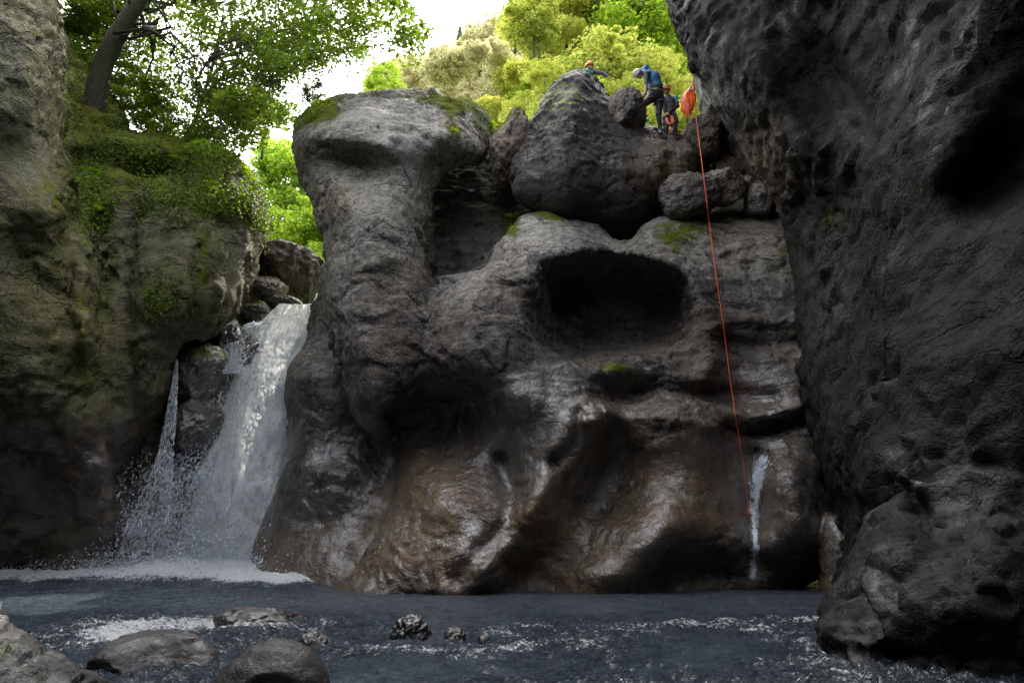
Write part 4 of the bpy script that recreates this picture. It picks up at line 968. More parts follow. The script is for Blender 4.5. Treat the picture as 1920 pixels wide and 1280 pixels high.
# splash thrown up where the fall lands
n = 22000; ang = g.uniform(0, 2*math.pi, n); rad = np.abs(g.normal(0, 1.6, n)); pos = np.stack([fb[0]-.1+rad*np.cos(ang)*1.15, fb[1]-.5+rad*np.sin(ang)*.5, .2+np.abs(g.normal(0, .5, n))*np.exp(-rad*.35)], 1)
V, Fc = droplets(pos, .009*np.exp(g.normal(0, .45, n)), g.normal(0, 1, (n, 3)), np.full(n, 1.3))
o = link('splash', mesh_np('splash', V, Fc, False), DROPM); tag(o, kind='stuff')
bm = bmesh.new(); bmesh.ops.create_icosphere(bm, subdivisions=4, radius=1)
for v in bm.verts: v.co = Vector((v.co.x*2.3, v.co.y*1.0, v.co.z*1.7))*(1+.15*math.sin(v.co.x*5+v.co.z*4))
me = bpy.data.meshes.new('mist'); bm.to_mesh(me); bm.free(); o = link('mist', me, MISTM); o.location = (fb[0]-.25, fb[1]-.7, .75); tag(o, kind='stuff')
print('fall', time.time()-T0)
# ------------------------------------------------------------------ foliage
def leaves(pos, nrm, size, aspect=.62, jit=.35, seed=1, fold=.18):
    """folded rhombic leaves: pos (n,3), nrm (n,3) mean normals, size (n,)"""
    g = np.random.default_rng(seed); n = len(pos)
    N = nrm + g.normal(0, jit, (n, 3)); N /= np.linalg.norm(N, axis=1, keepdims=True)
    a = g.normal(size=(n, 3)); A = np.cross(N, a); A /= np.linalg.norm(A, axis=1, keepdims=True) + 1e-9; B = np.cross(N, A)
    s = size[:, None]
    tip = pos + A*s; tail = pos - A*s; l = pos + B*s*aspect + N*s*fold; r = pos - B*s*aspect + N*s*fold; c1 = pos + A*s*.25
    V = np.stack([tail, r, tip, l], 1).reshape(-1, 3)
    i = 4*np.arange(n)[:, None]
    Fc = np.concatenate([i+[0, 1, 2], i+[0, 2, 3]], 0)
    rnd = np.repeat(g.random(n), 4)
    return V, Fc, rnd
def leaf_mesh(name, V, Fc, rnd):
    me = mesh_np(name, V, Fc, False); attr(me, 'rnd', rnd); return me
def tube(path, r0, r1=None, k=8, wob=0.0, seed=0):
    """tapered tube along a path (list of points) -> V, Q"""
    path = np.array(path, float); n = len(path); rad = np.linspace(r0, r1 if r1 is not None else r0, n) if np.isscalar(r0) else np.array(r0)
    t = np.gradient(path, axis=0); t /= np.linalg.norm(t, axis=1, keepdims=True) + 1e-9
    ref = np.array([0.13, .27, 1.0]) if abs(t[0][2]) < .9 else np.array([1., .2, .1])
    u = np.cross(t, ref); u /= np.linalg.norm(u, axis=1, keepdims=True); v = np.cross(t, u)
    th = np.linspace(0, 2*math.pi, k, endpoint=False)
    V = path[:, None] + rad[:, None, None]*(np.cos(th)[None, :, None]*u[:, None] + np.sin(th)[None, :, None]*v[:, None])
    V = V.reshape(-1, 3)
    if wob: V = V + wob*np.stack([fbm(V, 2.5, 3, seed+i) for i in range(3)], 1)
    Q = []
    i = (np.arange(n-1)[:, None]*k + np.arange(k)).ravel(); j = (np.arange(n-1)[:, None]*k + (np.arange(k)+1) % k).ravel()
    return V, np.stack([i, j, j+k, i+k], 1)
def join(parts):
    Vs, Qs, o = [], [], 0
    for V, Q in parts: Vs.append(V); Qs.append(np.asarray(Q)+o); o += len(V)
    return np.concatenate(Vs), np.concatenate(Qs)
def curve_pts(a, b, sag=0.0, n=8, wob=.1, g=None):
    a, b = np.array(a, float), np.array(b, float); t = np.linspace(0, 1, n)[:, None]; L = np.linalg.norm(b-a)
    p = a + (b-a)*t; p[:, 2] += sag*L*np.sin(t[:, 0]*math.pi)
    if g is not None: p[1:-1] += g.normal(0, wob*L*.12, (n-2, 3))
    return p

# overhanging beech on the left cliff: trunk leaning out, layered sprays of leaves against the sky
def in_poly(pts, x, y):
    s = np.zeros(len(x), bool)
    for (x0, y0), (x1, y1) in zip(pts, pts[1:]+pts[:1]):
        c = (y0 > y) != (y1 > y)
        s ^= c & (x < (x1-x0)*(y-y0)/((y1-y0) if y1 != y0 else 1e-9) + x0)
    return s
def canopy_tree(name, label, trunk, crown_poly, Yr, nspray, leafsz, lps, mat, seed, dens=None, tr0=.30):
    g = np.random.default_rng(seed); root = empty(name, tuple(trunk[0])); tag(root, label, 'tree'); org = np.array(trunk[0], float)
    tp = smooth_open([np.array(q) for q in trunk], 2); parts = [tube(tp, tr0, tr0*.35, 10, .05, seed)]
    xs, ys = [q[0] for q in crown_poly], [q[1] for q in crown_poly]
    C_ = []
    while len(C_) < nspray:
        x = g.uniform(min(xs), max(xs), 400); y = g.uniform(min(ys), max(ys), 400)
        k = in_poly(crown_poly, x, y)
        if dens is not None: k &= g.random(400) < dens(x, y)
        for a, b in zip(x[k], y[k]): C_.append(P(a, b, g.uniform(*Yr)))
    C_ = np.array(C_[:nspray]); tpa = np.array(tp)
    for c in C_:      # keep the sprays behind the trunk where the trunk is seen
        q, r_ = project(c[0], c[1], c[2])
        if q < 350 and c[1] < 16.4: c[:] = P(float(q), float(r_), g.uniform(16.4, 19))
    # main limbs to clustered targets, twigs to every spray
    nl = 15; cen = C_[g.choice(len(C_), nl, False)]
    limbs = []
    for c in cen:
        i = int(g.uniform(.35, .98)*(len(tp)-1)); q = curve_pts(tp[i], c, .10, 14, .5, g); limbs.append(q); parts.append(tube(q, .055, .010, 6))
    la = np.concatenate(limbs)
    LV, LN, LS = [], [], []
    for c in C_:
        i = np.argmin(((la-c)**2).sum(1) + 0*g.random()); q = curve_pts(la[i], c, .04, 6, .5, g); parts.append(tube(q, .012, .004, 4))
        rx = g.uniform(.28, .62); n = int(lps*g.uniform(.6, 1.4)*(rx/.45)**2)
        tilt = g.normal(0, .28, 3); nn = np.array([tilt[0], tilt[1]-.15, 1.0]); nn /= np.linalg.norm(nn)
        a = np.cross(nn, [1, .2, 0]); a /= np.linalg.norm(a); b = np.cross(nn, a)
        r_ = np.sqrt(g.random(n))*rx; th = g.uniform(0, 2*math.pi, n)
        pos = c + (r_*np.cos(th))[:, None]*a*1.3 + (r_*np.sin(th))[:, None]*b*.8 + g.normal(0, .035, (n, 1))*nn
        pos[:, 2] -= .18*(r_/rx)**2*rx
        LV.append(pos); LN.append(np.tile(nn, (n, 1))); LS.append(leafsz*g.uniform(.6, 1.25, n))
    V, Q = join(parts); link('trunk', mesh_np('trunk', V-org, Q), BARK, root)
    V, Fc, rnd = leaves(np.concatenate(LV)-org, np.concatenate(LN), np.concatenate(LS), seed=seed, jit=.42)
    link('crown', leaf_mesh('crown', V, Fc, rnd), mat, root)
    return root
cd = lambda x, y: .35 + .65*(fbm(np.stack([x, y, 0*x], 1), .012, 2, 5) > -.12)
crown = [(130,-160),(560,-200),(720,-120),(745,-20),(790,60),(770,95),(690,70),(640,120),(600,140),(560,120),(520,165),(500,200),(520,230),(480,262),(440,290),(380,290),(330,262),(240,230),(200,120),(140,60)]
canopy_tree('beech_tree', 'beech leaning out over the left cliff with a thick dark slanting trunk', [P(170, 230, 16.2), P(192, 118, 15.6), P(226, 55, 15.2), P(272, -15, 14.8), P(330, -110, 14.2), P(400, -200, 13.8)],
            crown, (13.2, 19.0), 720, .062, 72, LEAF_CAN, 3, cd)
canopy_tree('young_beech_tree', 'thin-stemmed beech sapling behind the leaning tree, over the far end of the left cliff', [P(340, 275, 17.4), P(375, 205, 17.6), P(400, 120, 17.8), P(420, 20, 18)],
            [(330,270),(380,160),(500,90),(640,60),(700,90),(640,130),(560,130),(520,200),(560,200),(540,235),(500,215),(480,262),(420,290)], (16.5, 20), 190, .060, 55, LEAF_CAN, 4, tr0=.07)
print('canopy', time.time()-T0)

def crown_mesh(name, rad, nclump, per, leafsz, seed, lay=.5, shape='round'):
    g = np.random.default_rng(seed); LV, LN, LS = [], [], []
    for i in range(nclump):
        if shape == 'cone':
            h = g.random()**.8; r = (1-h)*rad*.38*(.6+.5*g.random()); th = g.uniform(0, 6.28); c = np.array([r*math.cos(th), r*math.sin(th), (h-.5)*2.3*rad - .12*r])
            cr = .10*rad + .10*rad*(1-h)
        else:
            d = g.normal(size=3); d /= np.linalg.norm(d); r = rad*(.45+.75*g.random()); c = d*r*np.array([1, 1, .95]); cr = rad*g.uniform(.10, .26)
        n = per; dd = g.normal(size=(n, 3)); dd /= np.linalg.norm(dd, axis=1, keepdims=True); rr_ = cr*(.35+.65*g.random(n)**.4)
        pos = c + dd*rr_[:, None]*np.array([1.25, 1.25, .62])
        nr = dd*.5 + np.array([0, 0, lay+.3]); LV.append(pos); LN.append(nr); LS.append(leafsz*g.uniform(.6, 1.3, n))
    V, Fc, rnd = leaves(np.concatenate(LV), np.concatenate(LN), np.concatenate(LS), seed=seed, jit=.45)
    return leaf_mesh(name, V, Fc, rnd)
def trunk_mesh(name, rad, h, seed):
    g = np.random.default_rng(seed); parts = [tube(curve_pts((0, 0, -h), (0, 0, -rad*.35), 0, 8, .02, g), rad*.055, rad*.02, 7)]
    for i in range(0):
        a = np.array([0, 0, -rad*.8 + i*rad*.2]); d = g.normal(size=3); d[2] = abs(d[2])*.6+.3; d /= np.linalg.norm(d)
        parts.append(tube(curve_pts(a, a+d*rad*.5, .05, 6, .3, g), rad*.02, rad*.006, 5))
    V, Q = join(parts); return mesh_np(name, V, Q)
crowns = {'round': [crown_mesh('crown', 4.0, 210, 60, .215, s) for s in (1, 2, 3)], 'cone': [crown_mesh('crown', 4.0, 110, 60, .17, 5, 0, 'cone')],
          'fine': [crown_mesh('crown', 3.0, 130, 80, .115, s) for s in (7, 8)]}
trunk0 = trunk_mesh('trunk', 4.0, 7, 3); trunk0.materials.append(BARK)
matmesh = {}
def crown_of(kind, i, mat):
    k = (kind, i % len(crowns[kind]), mat.name)
    if k not in matmesh:
        me = crowns[kind][k[1]].copy(); me.materials.append(mat); matmesh[k] = me
    return matmesh[k]
tcount = 0
def tree_at(px, py, Y, rpx, mat, name, label, kind='round', group=None, sq=1.0):
    """a tree whose crown is centred at the photo pixel, crown radius rpx pixels"""
    global tcount
    tcount += 1; g = np.random.default_rng(100+tcount); c = P(px, py, Y); r = rpx/ppm(px, py, Y); base = 4.0 if kind != 'fine' else 3.0; s = r/base
    root = empty(name, (c[0], c[1], c[2]-7*s)); tag(root, label, 'tree', group)
    for nm, me in (('crown', crown_of(kind, tcount, mat)), ('trunk', trunk0))[:1 if (group == G1 and rpx < 36) else 2]:
        o = bpy.data.objects.new(nm, me); C.objects.link(o); o.parent = root; o.location = (0, 0, 7*s); o.scale = (s, s, s*sq)
        if nm == 'crown': o.rotation_euler = (0, 0, g.uniform(0, 6.28))
G1 = 'pale sunlit trees on the hillside'; G2 = 'yellow green trees on the hillside'; G3 = 'bright green trees in the gap behind the waterfall'; G4 = 'conifers on the skyline'
g = np.random.default_rng(5)
for x, y, r in ((740,190,52),(790,170,50),(850,150,56),(910,130,60),(960,175,60),(880,205,50),(820,215,44),(930,90,56),(985,110,52),(760,225,40),(1000,60,50),(960,225,50),(1010,215,40)):
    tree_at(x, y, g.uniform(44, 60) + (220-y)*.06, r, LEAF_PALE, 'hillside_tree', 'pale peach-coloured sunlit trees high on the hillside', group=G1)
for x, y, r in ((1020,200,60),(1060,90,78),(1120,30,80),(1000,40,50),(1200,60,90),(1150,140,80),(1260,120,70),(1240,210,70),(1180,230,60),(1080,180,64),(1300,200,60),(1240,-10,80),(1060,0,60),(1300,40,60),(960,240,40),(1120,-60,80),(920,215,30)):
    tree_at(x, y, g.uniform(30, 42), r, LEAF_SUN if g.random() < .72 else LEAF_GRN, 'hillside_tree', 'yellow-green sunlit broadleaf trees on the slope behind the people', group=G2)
for x, y, r, Y in ((530,330,56,34),(580,440,60,32),(545,420,60,34),(500,460,50,33),(560,290,44,40),(510,280,30,44),(620,400,50,36),(525,500,40,30),(590,500,40,30),(640,300,50,40)):
    tree_at(x, y, Y, r, LEAF_GRN, 'hillside_tree', 'bright green trees in the gap between cliff and rock', 'fine' if r < 50 else 'round', group=G3)
for x, y, r, Y in ((818,115,17,75),(862,75,24,80),(926,52,26,80),(885,90,18,78),(945,30,20,82),(795,128,12,78)):
    tree_at(x, y, Y, r, LEAF_CON, 'conifer', 'small grey-green conifers on the skyline above the pale trees', 'cone', group=G4, sq=1.0)
for x, y, r, Y in ((905,105,40,72),(850,128,36,70),(770,165,36,66),(970,60,44,72),(720,190,30,60)):
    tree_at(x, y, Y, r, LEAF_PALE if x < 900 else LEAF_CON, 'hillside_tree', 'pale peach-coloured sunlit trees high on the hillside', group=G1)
g = np.random.default_rng(77)
for i in range(46):
    x = g.uniform(940, 1330); y = g.uniform(-60, 260)
    tree_at(x, y, g.uniform(27, 40), g.uniform(22, 48), LEAF_SUN, 'hillside_tree', 'yellow-green sunlit broadleaf trees on the slope behind the people', 'fine', group=G2, sq=g.uniform(.7, 1.2))
for i in range(26):
    x = g.uniform(700, 980); y = g.uniform(150-(x-700)*.28, 250)
    tree_at(x, y, g.uniform(40, 56), g.uniform(18, 36), LEAF_PALE if g.random() < .7 else LEAF_SUN, 'hillside_tree', 'pale peach-coloured sunlit trees high on the hillside', 'round', group=G1, sq=g.uniform(.7, 1.3))
tree_at(718, 150, 27, 34, LEAF_GRN, 'small_tree', 'small green bushy tree standing against the sky behind the rock head', 'fine', sq=1.3)
tree_at(588, 172, 17.5, 25, LEAF_BLUE, 'shrub', 'dark blue-green shrub behind the left end of the rock head', 'fine')
tree_at(500, 215, 24, 40, LEAF_GRN, 'small_tree', 'light green tree rising over the far end of the left cliff', 'fine')
# shrubs and trees roofing the cliff top on the left
for i, (x, y, Y, r) in enumerate(((130,20,17.5,70),(175,60,18,60),(150,120,17.2,44),(240,170,18.5,50),(300,225,18.5,40),(210,190,17,34))):
    tree_at(x, y, Y, r, LEAF_CAN, 'shrub', 'dark green bushes crowding the cliff top under the leaning beech', 'fine', group='bushes on the left cliff top')
print('trees', time.time()-T0)

# ------------------------------------------------------------------ plants on the rocks
from mathutils.bvhtree import BVHTree
def bvh(o):
    m = o.matrix_world if False else Matrix.Translation(o.location)
    return BVHTree.FromPolygons([m @ v.co for v in o.data.vertices], [p.vertices[:] for p in o.data.polygons])
objs = {o['label'][:12]: o for o in C.objects if 'label' in o and o.type == 'MESH'}
cliffL = next(o for o in C.objects if o.type == 'MESH' and o.get('label', '').startswith('mossy grey cliff'))
TL = bvh(cliffL); TR = bvh(rock)
def cast(tree, px, py):
    d = Vector(P(px, py, 1.0)) - Vector((0, 0, CAMH)); d.normalize()
    h = tree.ray_cast(Vector((0, 0, CAMH)), d, 60)
    return (h[0], h[1]) if h[0] is not None else (None, None)
def cover(tree, poly, n, size, seed, mat, name, drop=.25, lift=.07, cl=5, dens=.014):
    g = np.random.default_rng(seed); xs = [q[0] for q in poly]; ys = [q[1] for q in poly]; pos, nr, sz = [], [], []
    while len(pos) < n:
        x = g.uniform(min(xs), max(xs), 300); y = g.uniform(min(ys), max(ys), 300); k = in_poly(poly, x, y) & (fbm(np.stack([x, y, 0*x], 1), dens, 3, seed) > g.normal(-.05, .12, 300))
        for a, b in zip(x[k], y[k]):
            h, nn = cast(tree, a, b)
            if h is None: continue
            for _ in range(cl):
                pos.append(np.array(h) + np.array(nn)*abs(g.normal(0, lift)) + g.normal(0, .05, 3) - [0, 0, drop*g.random()**2]); nr.append(np.array(nn) + [0, -.3, .5]); sz.append(size*g.uniform(.5, 1.3))
            if len(pos) >= n: break
    V, Fc, rnd = leaves(np.array(pos), np.array(nr), np.array(sz), seed=seed, jit=.6)
    o = link(name, leaf_mesh(name, V, Fc, rnd), mat); return tag(o, kind='stuff')
cover(TL, [(125,80),(190,130),(235,210),(350,262),(480,300),(500,400),(470,400),(440,420),(400,400),(350,420),(260,400),(240,330),(200,420),(150,420),(125,200)], 20000, .034, 5, LEAF_IVY, 'ivy', drop=.45, lift=.05)
cover(TL, [(240,270),(340,262),(480,300),(490,360),(440,390),(380,400),(300,380),(250,330)], 6500, .038, 6, LEAF_FERN, 'leafy_undergrowth', lift=.12, drop=.15)
cover(TL, [(150,300),(205,310),(215,400),(180,430),(150,400)], 2500, .04, 7, LEAF_FERN, 'leafy_undergrowth', lift=.08)
cover(TL, [(270,510),(330,510),(340,590),(280,610)], 1200, .028, 8, LEAF_IVY, 'moss_and_creepers', lift=.03, drop=.05)
cover(TL, [(470,320),(500,340),(500,470),(470,440),(460,370)], 2600, .035, 9, LEAF_IVY, 'ivy', lift=.06, drop=.3)
cover(TR, [(548,220),(565,195),(600,180),(640,172),(640,195),(600,215),(560,240)], 1400, .028, 10, LEAF_FERN, 'moss_and_creepers', lift=.03, drop=.03)
cover(TR, [(835,170),(900,190),(925,240),(905,260),(870,200)], 900, .022, 12, LEAF_IVY, 'moss_and_creepers', lift=.02, drop=.03)
cover(TR, [(940,420),(955,392),(985,388),(975,405),(955,440)], 500, .022, 13, LEAF_FERN, 'moss_and_creepers', lift=.02, drop=.04)
# thin wet strip down the rock, its white colour standing in for sky sheen
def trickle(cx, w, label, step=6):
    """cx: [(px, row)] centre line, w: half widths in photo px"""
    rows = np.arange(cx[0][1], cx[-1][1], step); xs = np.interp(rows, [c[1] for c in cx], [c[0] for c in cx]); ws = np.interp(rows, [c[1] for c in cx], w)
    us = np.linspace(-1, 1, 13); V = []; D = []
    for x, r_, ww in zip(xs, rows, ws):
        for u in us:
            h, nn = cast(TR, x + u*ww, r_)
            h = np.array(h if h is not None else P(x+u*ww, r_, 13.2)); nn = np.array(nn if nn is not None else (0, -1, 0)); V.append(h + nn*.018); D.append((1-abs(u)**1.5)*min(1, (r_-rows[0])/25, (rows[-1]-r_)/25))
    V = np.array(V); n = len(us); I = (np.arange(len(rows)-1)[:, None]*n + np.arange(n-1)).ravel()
    me = mesh_np('trickle_sheen', V, np.stack([I, I+n, I+n+1, I+1], 1)); attr(me, 'dens', D)
    o = link('trickle_sheen', me, TRICKM); recentre(o, V[-1]); return tag(o, label, 'trickle')
trickle([(1440, 838), (1420, 900), (1412, 960), (1416, 1020), (1408, 1105)], [26, 30, 20, 18, 14], 'wet streak in the gully beside the rope end, sheen painted white')
0 and trickle([(1478, 655), (1468, 680), (1462, 712)], [20, 26, 14], 'short glistening trickle on the rock beside the right wall')
# ferns
def fern(px, py, tree, L, n, label, seed, mat=None, off=None, up=.35):
    g = np.random.default_rng(seed); h, nn = cast(tree, px, py)
    if h is None: h, nn = Vector(P(px, py, off or 15)), Vector((0, -1, .3))
    h = np.array(h); nn = np.array(nn); root = empty('fern', tuple(h)); tag(root, label, 'fern', 'ferns growing on the rocks' if False else None)
    for i in range(n):
        d = nn*.7 + g.normal(0, .6, 3) + [0, 0, up]; d /= np.linalg.norm(d); l = L*g.uniform(.6, 1.1); ts = np.linspace(0, 1, 12)
        path = np.array([d*l*t + np.array([0, 0, -.55*l*t*t]) for t in ts]); side = np.cross(d, [0, 0, 1.]); side /= np.linalg.norm(side)+1e-6
        V, Q = tube(path, .006, .002, 4); 
        LV, LF = [V], [Q[:, [0, 1, 2]], Q[:, [0, 2, 3]]]; o_ = len(V)
        for t, c in zip(ts[1:], path[1:]):
            w = l*.30*math.sin(min(1, t*1.1)*math.pi*.93+.12)
            for s in (-1, 1):
                tip = c + side*s*w + d*w*.35 - np.array([0, 0, w*.25]); a = c - d*l*.022; b = c + d*l*.045
                LV.append(np.array([a, b, tip])); LF.append(np.array([[0, 1, 2]])+o_); o_ += 3
        V = np.concatenate(LV); Fc = np.concatenate(LF); me = leaf_mesh('frond', V, Fc, np.full(len(V), g.random())); link('frond', me, mat or LEAF_FERN, root)
for i, (x, y, L, n, lab) in enumerate(((300,296,.55,6,'fern with long arching fronds at the left end of the mossy ledge'),(345,300,.45,6,'broad fern in the middle of the mossy ledge on the left cliff'),(455,328,.55,7,'bright fern hanging from the outer corner of the left cliff'),
    (175,330,.45,6,'fern on the shaded face below the leaning tree trunk'),(190,390,.4,6,'lowest fern in the mossy patch on the left cliff'),(400,350,.4,5,'fern under the bright corner fern on the left cliff'),(262,300,.4,5,'small fern beside the dark recess of the left cliff'))):
    fern(x, y, TL, L, n, lab, 40+i)
fern(962, 408, TR, .34, 9, 'small bright fern on the mossy edge of the ridge below the largest boulder', 60)
fern(922, 236, TR, .24, 6, 'tiny fern in the notch at the right end of the rock head', 61)
fern(850, 245, TR, .2, 5, 'tiny fern on the upper right face of the rock head', 62)
fern(1096, 676, TR, .2, 4, 'pale seedling leaves on the lower lip of the dark hollow', 63)
fern(1122, 150, TL, .01, 0, 'x', 64) if False else None
print('plants', time.time()-T0)
# ------------------------------------------------------------------ people
def cap_sdf(p, a, b, ra, rb):
    ba = b-a; t = np.clip(((p-a) @ ba)/(ba @ ba+1e-9), 0, 1)
    return np.linalg.norm(p - a - t[:, None]*ba, axis=1) - (ra + (rb-ra)*t)
def ell_sdf(p, c, axes, r):
    q = (p-c) @ np.array(axes).T; k = np.linalg.norm(q/np.array(r), axis=1)
    return (k-1)*min(r)
def frame(fwd, up):
    f = np.array(fwd, float); f /= np.linalg.norm(f); u = np.array(up, float); u -= f*(u @ f); u /= np.linalg.norm(u)
    return np.cross(f, u), f, u      # right, forward, up
def sdf_mesh(name, prims, h, k, colour=None):
    """prims: list of (type, args, k, tag); smooth union grown into one surface"""
    pts = []
    for t in prims:
        if t[0] == 'c': pts += [t[1][0]-t[1][2]-.05, t[1][0]+t[1][2]+.05, t[1][1]-t[1][3]-.05, t[1][1]+t[1][3]+.05]
        else: m = max(t[1][2])+.05; pts += [t[1][0]-m, t[1][0]+m]
    lo, hi = np.min(pts, 0), np.max(pts, 0)
    def fn(x, y, z):
        p = np.stack([x, y, z], 1); f = None
        for t in prims:
            v = cap_sdf(p, *t[1]) if t[0] == 'c' else ell_sdf(p, *t[1])
            kk = t[2] if t[2] is not None else k
            if t[0] == '-': f = smax(f, -v, kk)
            else: f = v if f is None else smin(f, v, kk)
        return f.astype(np.float32)
    V, Q = build_sdf(fn, lo, hi, h); return V, Q
def hand(prims, w, d, palm_n, s=1.0, curl=.5, k=.008):
    """palm + four fingers + thumb at wrist w pointing along d"""
    d = d/np.linalg.norm(d); r, _, n = frame(d, palm_n); 
    pc = w + d*.045*s; prims.append(('e', (pc, [r, d, n], (.040*s, .050*s, .018*s)), .02, 'skin'))
    for i, L in enumerate((.070, .080, .074, .058)):
        b = w + d*.085*s + r*(-.030+.020*i)*s; m = b + (d - n*curl*.5)*L*.5*s; t = m + (d*.6 - n*curl)*L*.5*s
        prims.append(('c', (b, m, .0095*s, .009*s), k, 'skin')); prims.append(('c', (m, t, .009*s, .008*s), k, 'skin'))
    b = w + d*.025*s - r*.035*s; m = b + (d*.6 - r*.7)*.04*s; t = m + (d*.9 - n*.4)*.032*s
    prims.append(('c', (b, m, .012*s, .010*s), k, 'skin')); prims.append(('c', (m, t, .010*s, .009*s), k, 'skin'))
def head(prims, c, fwd, up, s=1.0):
    r, f, u = frame(fwd, up)
    prims.append(('e', (c + u*.02*s - f*.01*s, [r, f, u], (.075*s, .092*s, .100*s)), .02, 'skin'))
    prims.append(('e', (c - u*.045*s + f*.025*s, [r, f, u], (.055*s, .062*s, .065*s)), .03, 'skin'))
    prims.append(('c', (c + f*.085*s + u*.005*s, c + f*.108*s - u*.030*s, .010*s, .015*s), .012, 'skin'))   # nose
    prims.append(('c', (c + f*.078*s - u*.062*s - r*.02*s, c + f*.078*s - u*.062*s + r*.02*s, .010*s, .010*s), .010, 'skin'))  # lips
    prims.append(('c', (c + f*.062*s - u*.095*s, c + f*.066*s - u*.098*s, .020*s, .018*s), .02, 'skin'))    # chin
    for q in (-1, 1):
        prims.append(('e', (c + r*q*.078*s - f*.005*s - u*.01*s, [r, f, u], (.010*s, .020*s, .032*s)), .008, 'skin'))
        prims.append(('c', (c + f*.083*s + u*.028*s + r*q*.015*s, c + f*.074*s + u*.028*s + r*q*.048*s, .008*s, .007*s), .012, 'skin'))  # brow
    return r, f, u
def eyes(root, c, r, f, u, s, org):
    for q in (-1, 1):
        bm = bmesh.new(); bmesh.ops.create_icosphere(bm, subdivisions=2, radius=.011*s); me = bpy.data.meshes.new('eye'); bm.to_mesh(me); bm.free()
        o = link('eye', me, BOOT, root); o.location = Vector(c + f*.080*s + u*.008*s + r*q*.032*s - org)
def helmet(root, c, r, f, u, s, mat, org, tilt=0, accent=None):
    """half shell with rim, vents and chin strap"""
    th = np.linspace(0, math.pi*.56, 14); ph = np.linspace(0, 2*math.pi, 36, endpoint=False)
    cc = c + u*.035*s - f*.005*s
    V = []
    for t in th:
        for a in ph:
            x, y, z = math.sin(t)*math.cos(a), math.sin(t)*math.sin(a), math.cos(t)
            k = 1 + .035*math.cos(a*6)*math.sin(t)**2*(t < 1.3)
            e = cc + r*x*.108*s*k + f*y*.128*s*k + u*z*.112*s; 
            if t > 1.5: e = e - u*.012*s*(1+.9*math.cos(a*2+math.pi)) 
            V.append(e)
    V = np.array(V); n = len(ph); Q = []
    for i in range(len(th)-1):
        for j in range(n): Q.append([i*n+j, (i+1)*n+j, (i+1)*n+(j+1) % n, i*n+(j+1) % n])
    Vi = cc + (V-cc)*.93; Q = np.array(Q); m = len(V); L = (len(th)-1)*n
    rim = np.array([[L+j, L+m+j, L+m+(j+1) % n, L+(j+1) % n] for j in range(n)])
    V = np.concatenate([V, Vi]); Q = np.concatenate([Q, Q[:, ::-1]+m, rim])
    h = link('helmet', mesh_np('helmet', V-org, Q), mat, root)
    parts = []
    for q in (-1, 1):
        for a in (.55, .95, 1.35):      # vent slots
            t0 = .75; p0 = cc + (r*q*math.sin(t0)*math.cos(a)*.111 + f*math.sin(t0)*math.sin(a)*.131 + u*math.cos(t0)*.115)*s
            t1 = 1.15; p1 = cc + (r*q*math.sin(t1)*math.cos(a)*.111 + f*math.sin(t1)*math.sin(a)*.131 + u*math.cos(t1)*.115)*s
            parts.append(tube([p0, (p0+p1)/2, p1], .008*s, .006*s, 6))
    V, Q = join(parts); link('vent', mesh_np('vent', V-org, Q), BOOT, h)
    path = [cc + r*.100*s - u*.02*s, c + r*.078*s - u*.05*s, c + r*.03*s - u*.118*s + f*.03*s, c - r*.03*s - u*.118*s + f*.03*s, c - r*.078*s - u*.05*s, cc - r*.100*s - u*.02*s]
    V, Q = tube(smooth_open(path), .006*s, .006*s, 6); link('chin_strap', mesh_np('chin_strap', V-org, Q), STRAP, h)
    if accent:
        V, Q = tube(smooth_open([cc + f*.120*s + u*.02*s, cc + f*.10*s + u*.075*s, cc + u*.116*s, cc - f*.10*s + u*.075*s]), .012*s, .012*s, 6); link('crest_band', mesh_np('crest_band', V-org, Q), accent, h)
def body_obj(root, org, prims, regions, h=.014, k=.035):
    """one continuous skin; faces take the material of the nearest tagged primitive"""
    V, Q = sdf_mesh('body', prims, h, k); cen = V[Q].mean(1); best = np.full(len(cen), 9.); mi = np.zeros(len(cen), np.int32)
    names = list(regions)
    for t in prims:
        d = cap_sdf(cen, *t[1]) if t[0] == 'c' else ell_sdf(cen, *t[1])
        w = d < best; best = np.where(w, d, best); mi = np.where(w, names.index(t[3]), mi)
    N = vnormals(V, Q); V = V + N*(.004*fbm(V.astype(np.float32), 14, 3, 5))[:, None]     # folds in the cloth
    me = mesh_np('body', V-org, Q); o = link('body', me, [regions[n] for n in names], root); me.polygons.foreach_set('material_index', mi); me.update()
    return o
A = lambda x, y, Y: P(1180+x/8, 110+y/8, Y)

# --- bending person in a blue hooded jacket
Y0 = 15.15; root = empty('person', tuple(A(420, 1120, Y0))); org = np.array(root.location)
tag(root, 'person in blue hooded jacket and pale grey helmet, bent over with head down', 'person')
hc = A(140, 240, Y0-.12); pel = A(405, 545, Y0); chest = A(360, 300, Y0-.05); neck = A(235, 215, Y0-.08); waist = A(400, 430, Y0)
pr = [('c', (pel, waist, .165, .160), .06, 'dark'), ('c', (waist, chest, .165, .175), .08, 'jacket'), ('c', (chest, neck, .165, .085), .06, 'jacket'),
      ('c', (chest+[.03, .12, .06], A(250, 215, Y0+.02), .09, .07), .06, 'jacket'), ('c', (neck, hc, .055, .055), .03, 'hood'),
      ('c', (A(215, 185, Y0), A(268, 88, Y0), .095, .018), .05, 'jacket'), ('c', (A(330, 200, Y0), A(280, 130, Y0), .06, .03), .05, 'jacket')]
sh = A(255, 235, Y0-.22); el = A(250, 385, Y0-.30); wr = A(245, 500, Y0-.28)
pr += [('c', (A(300, 230, Y0-.1), sh, .08, .075), .05, 'sleeve'), ('c', (sh, el, .072, .052), .03, 'sleeve'), ('c', (el, wr, .048, .032), .02, 'skin')]
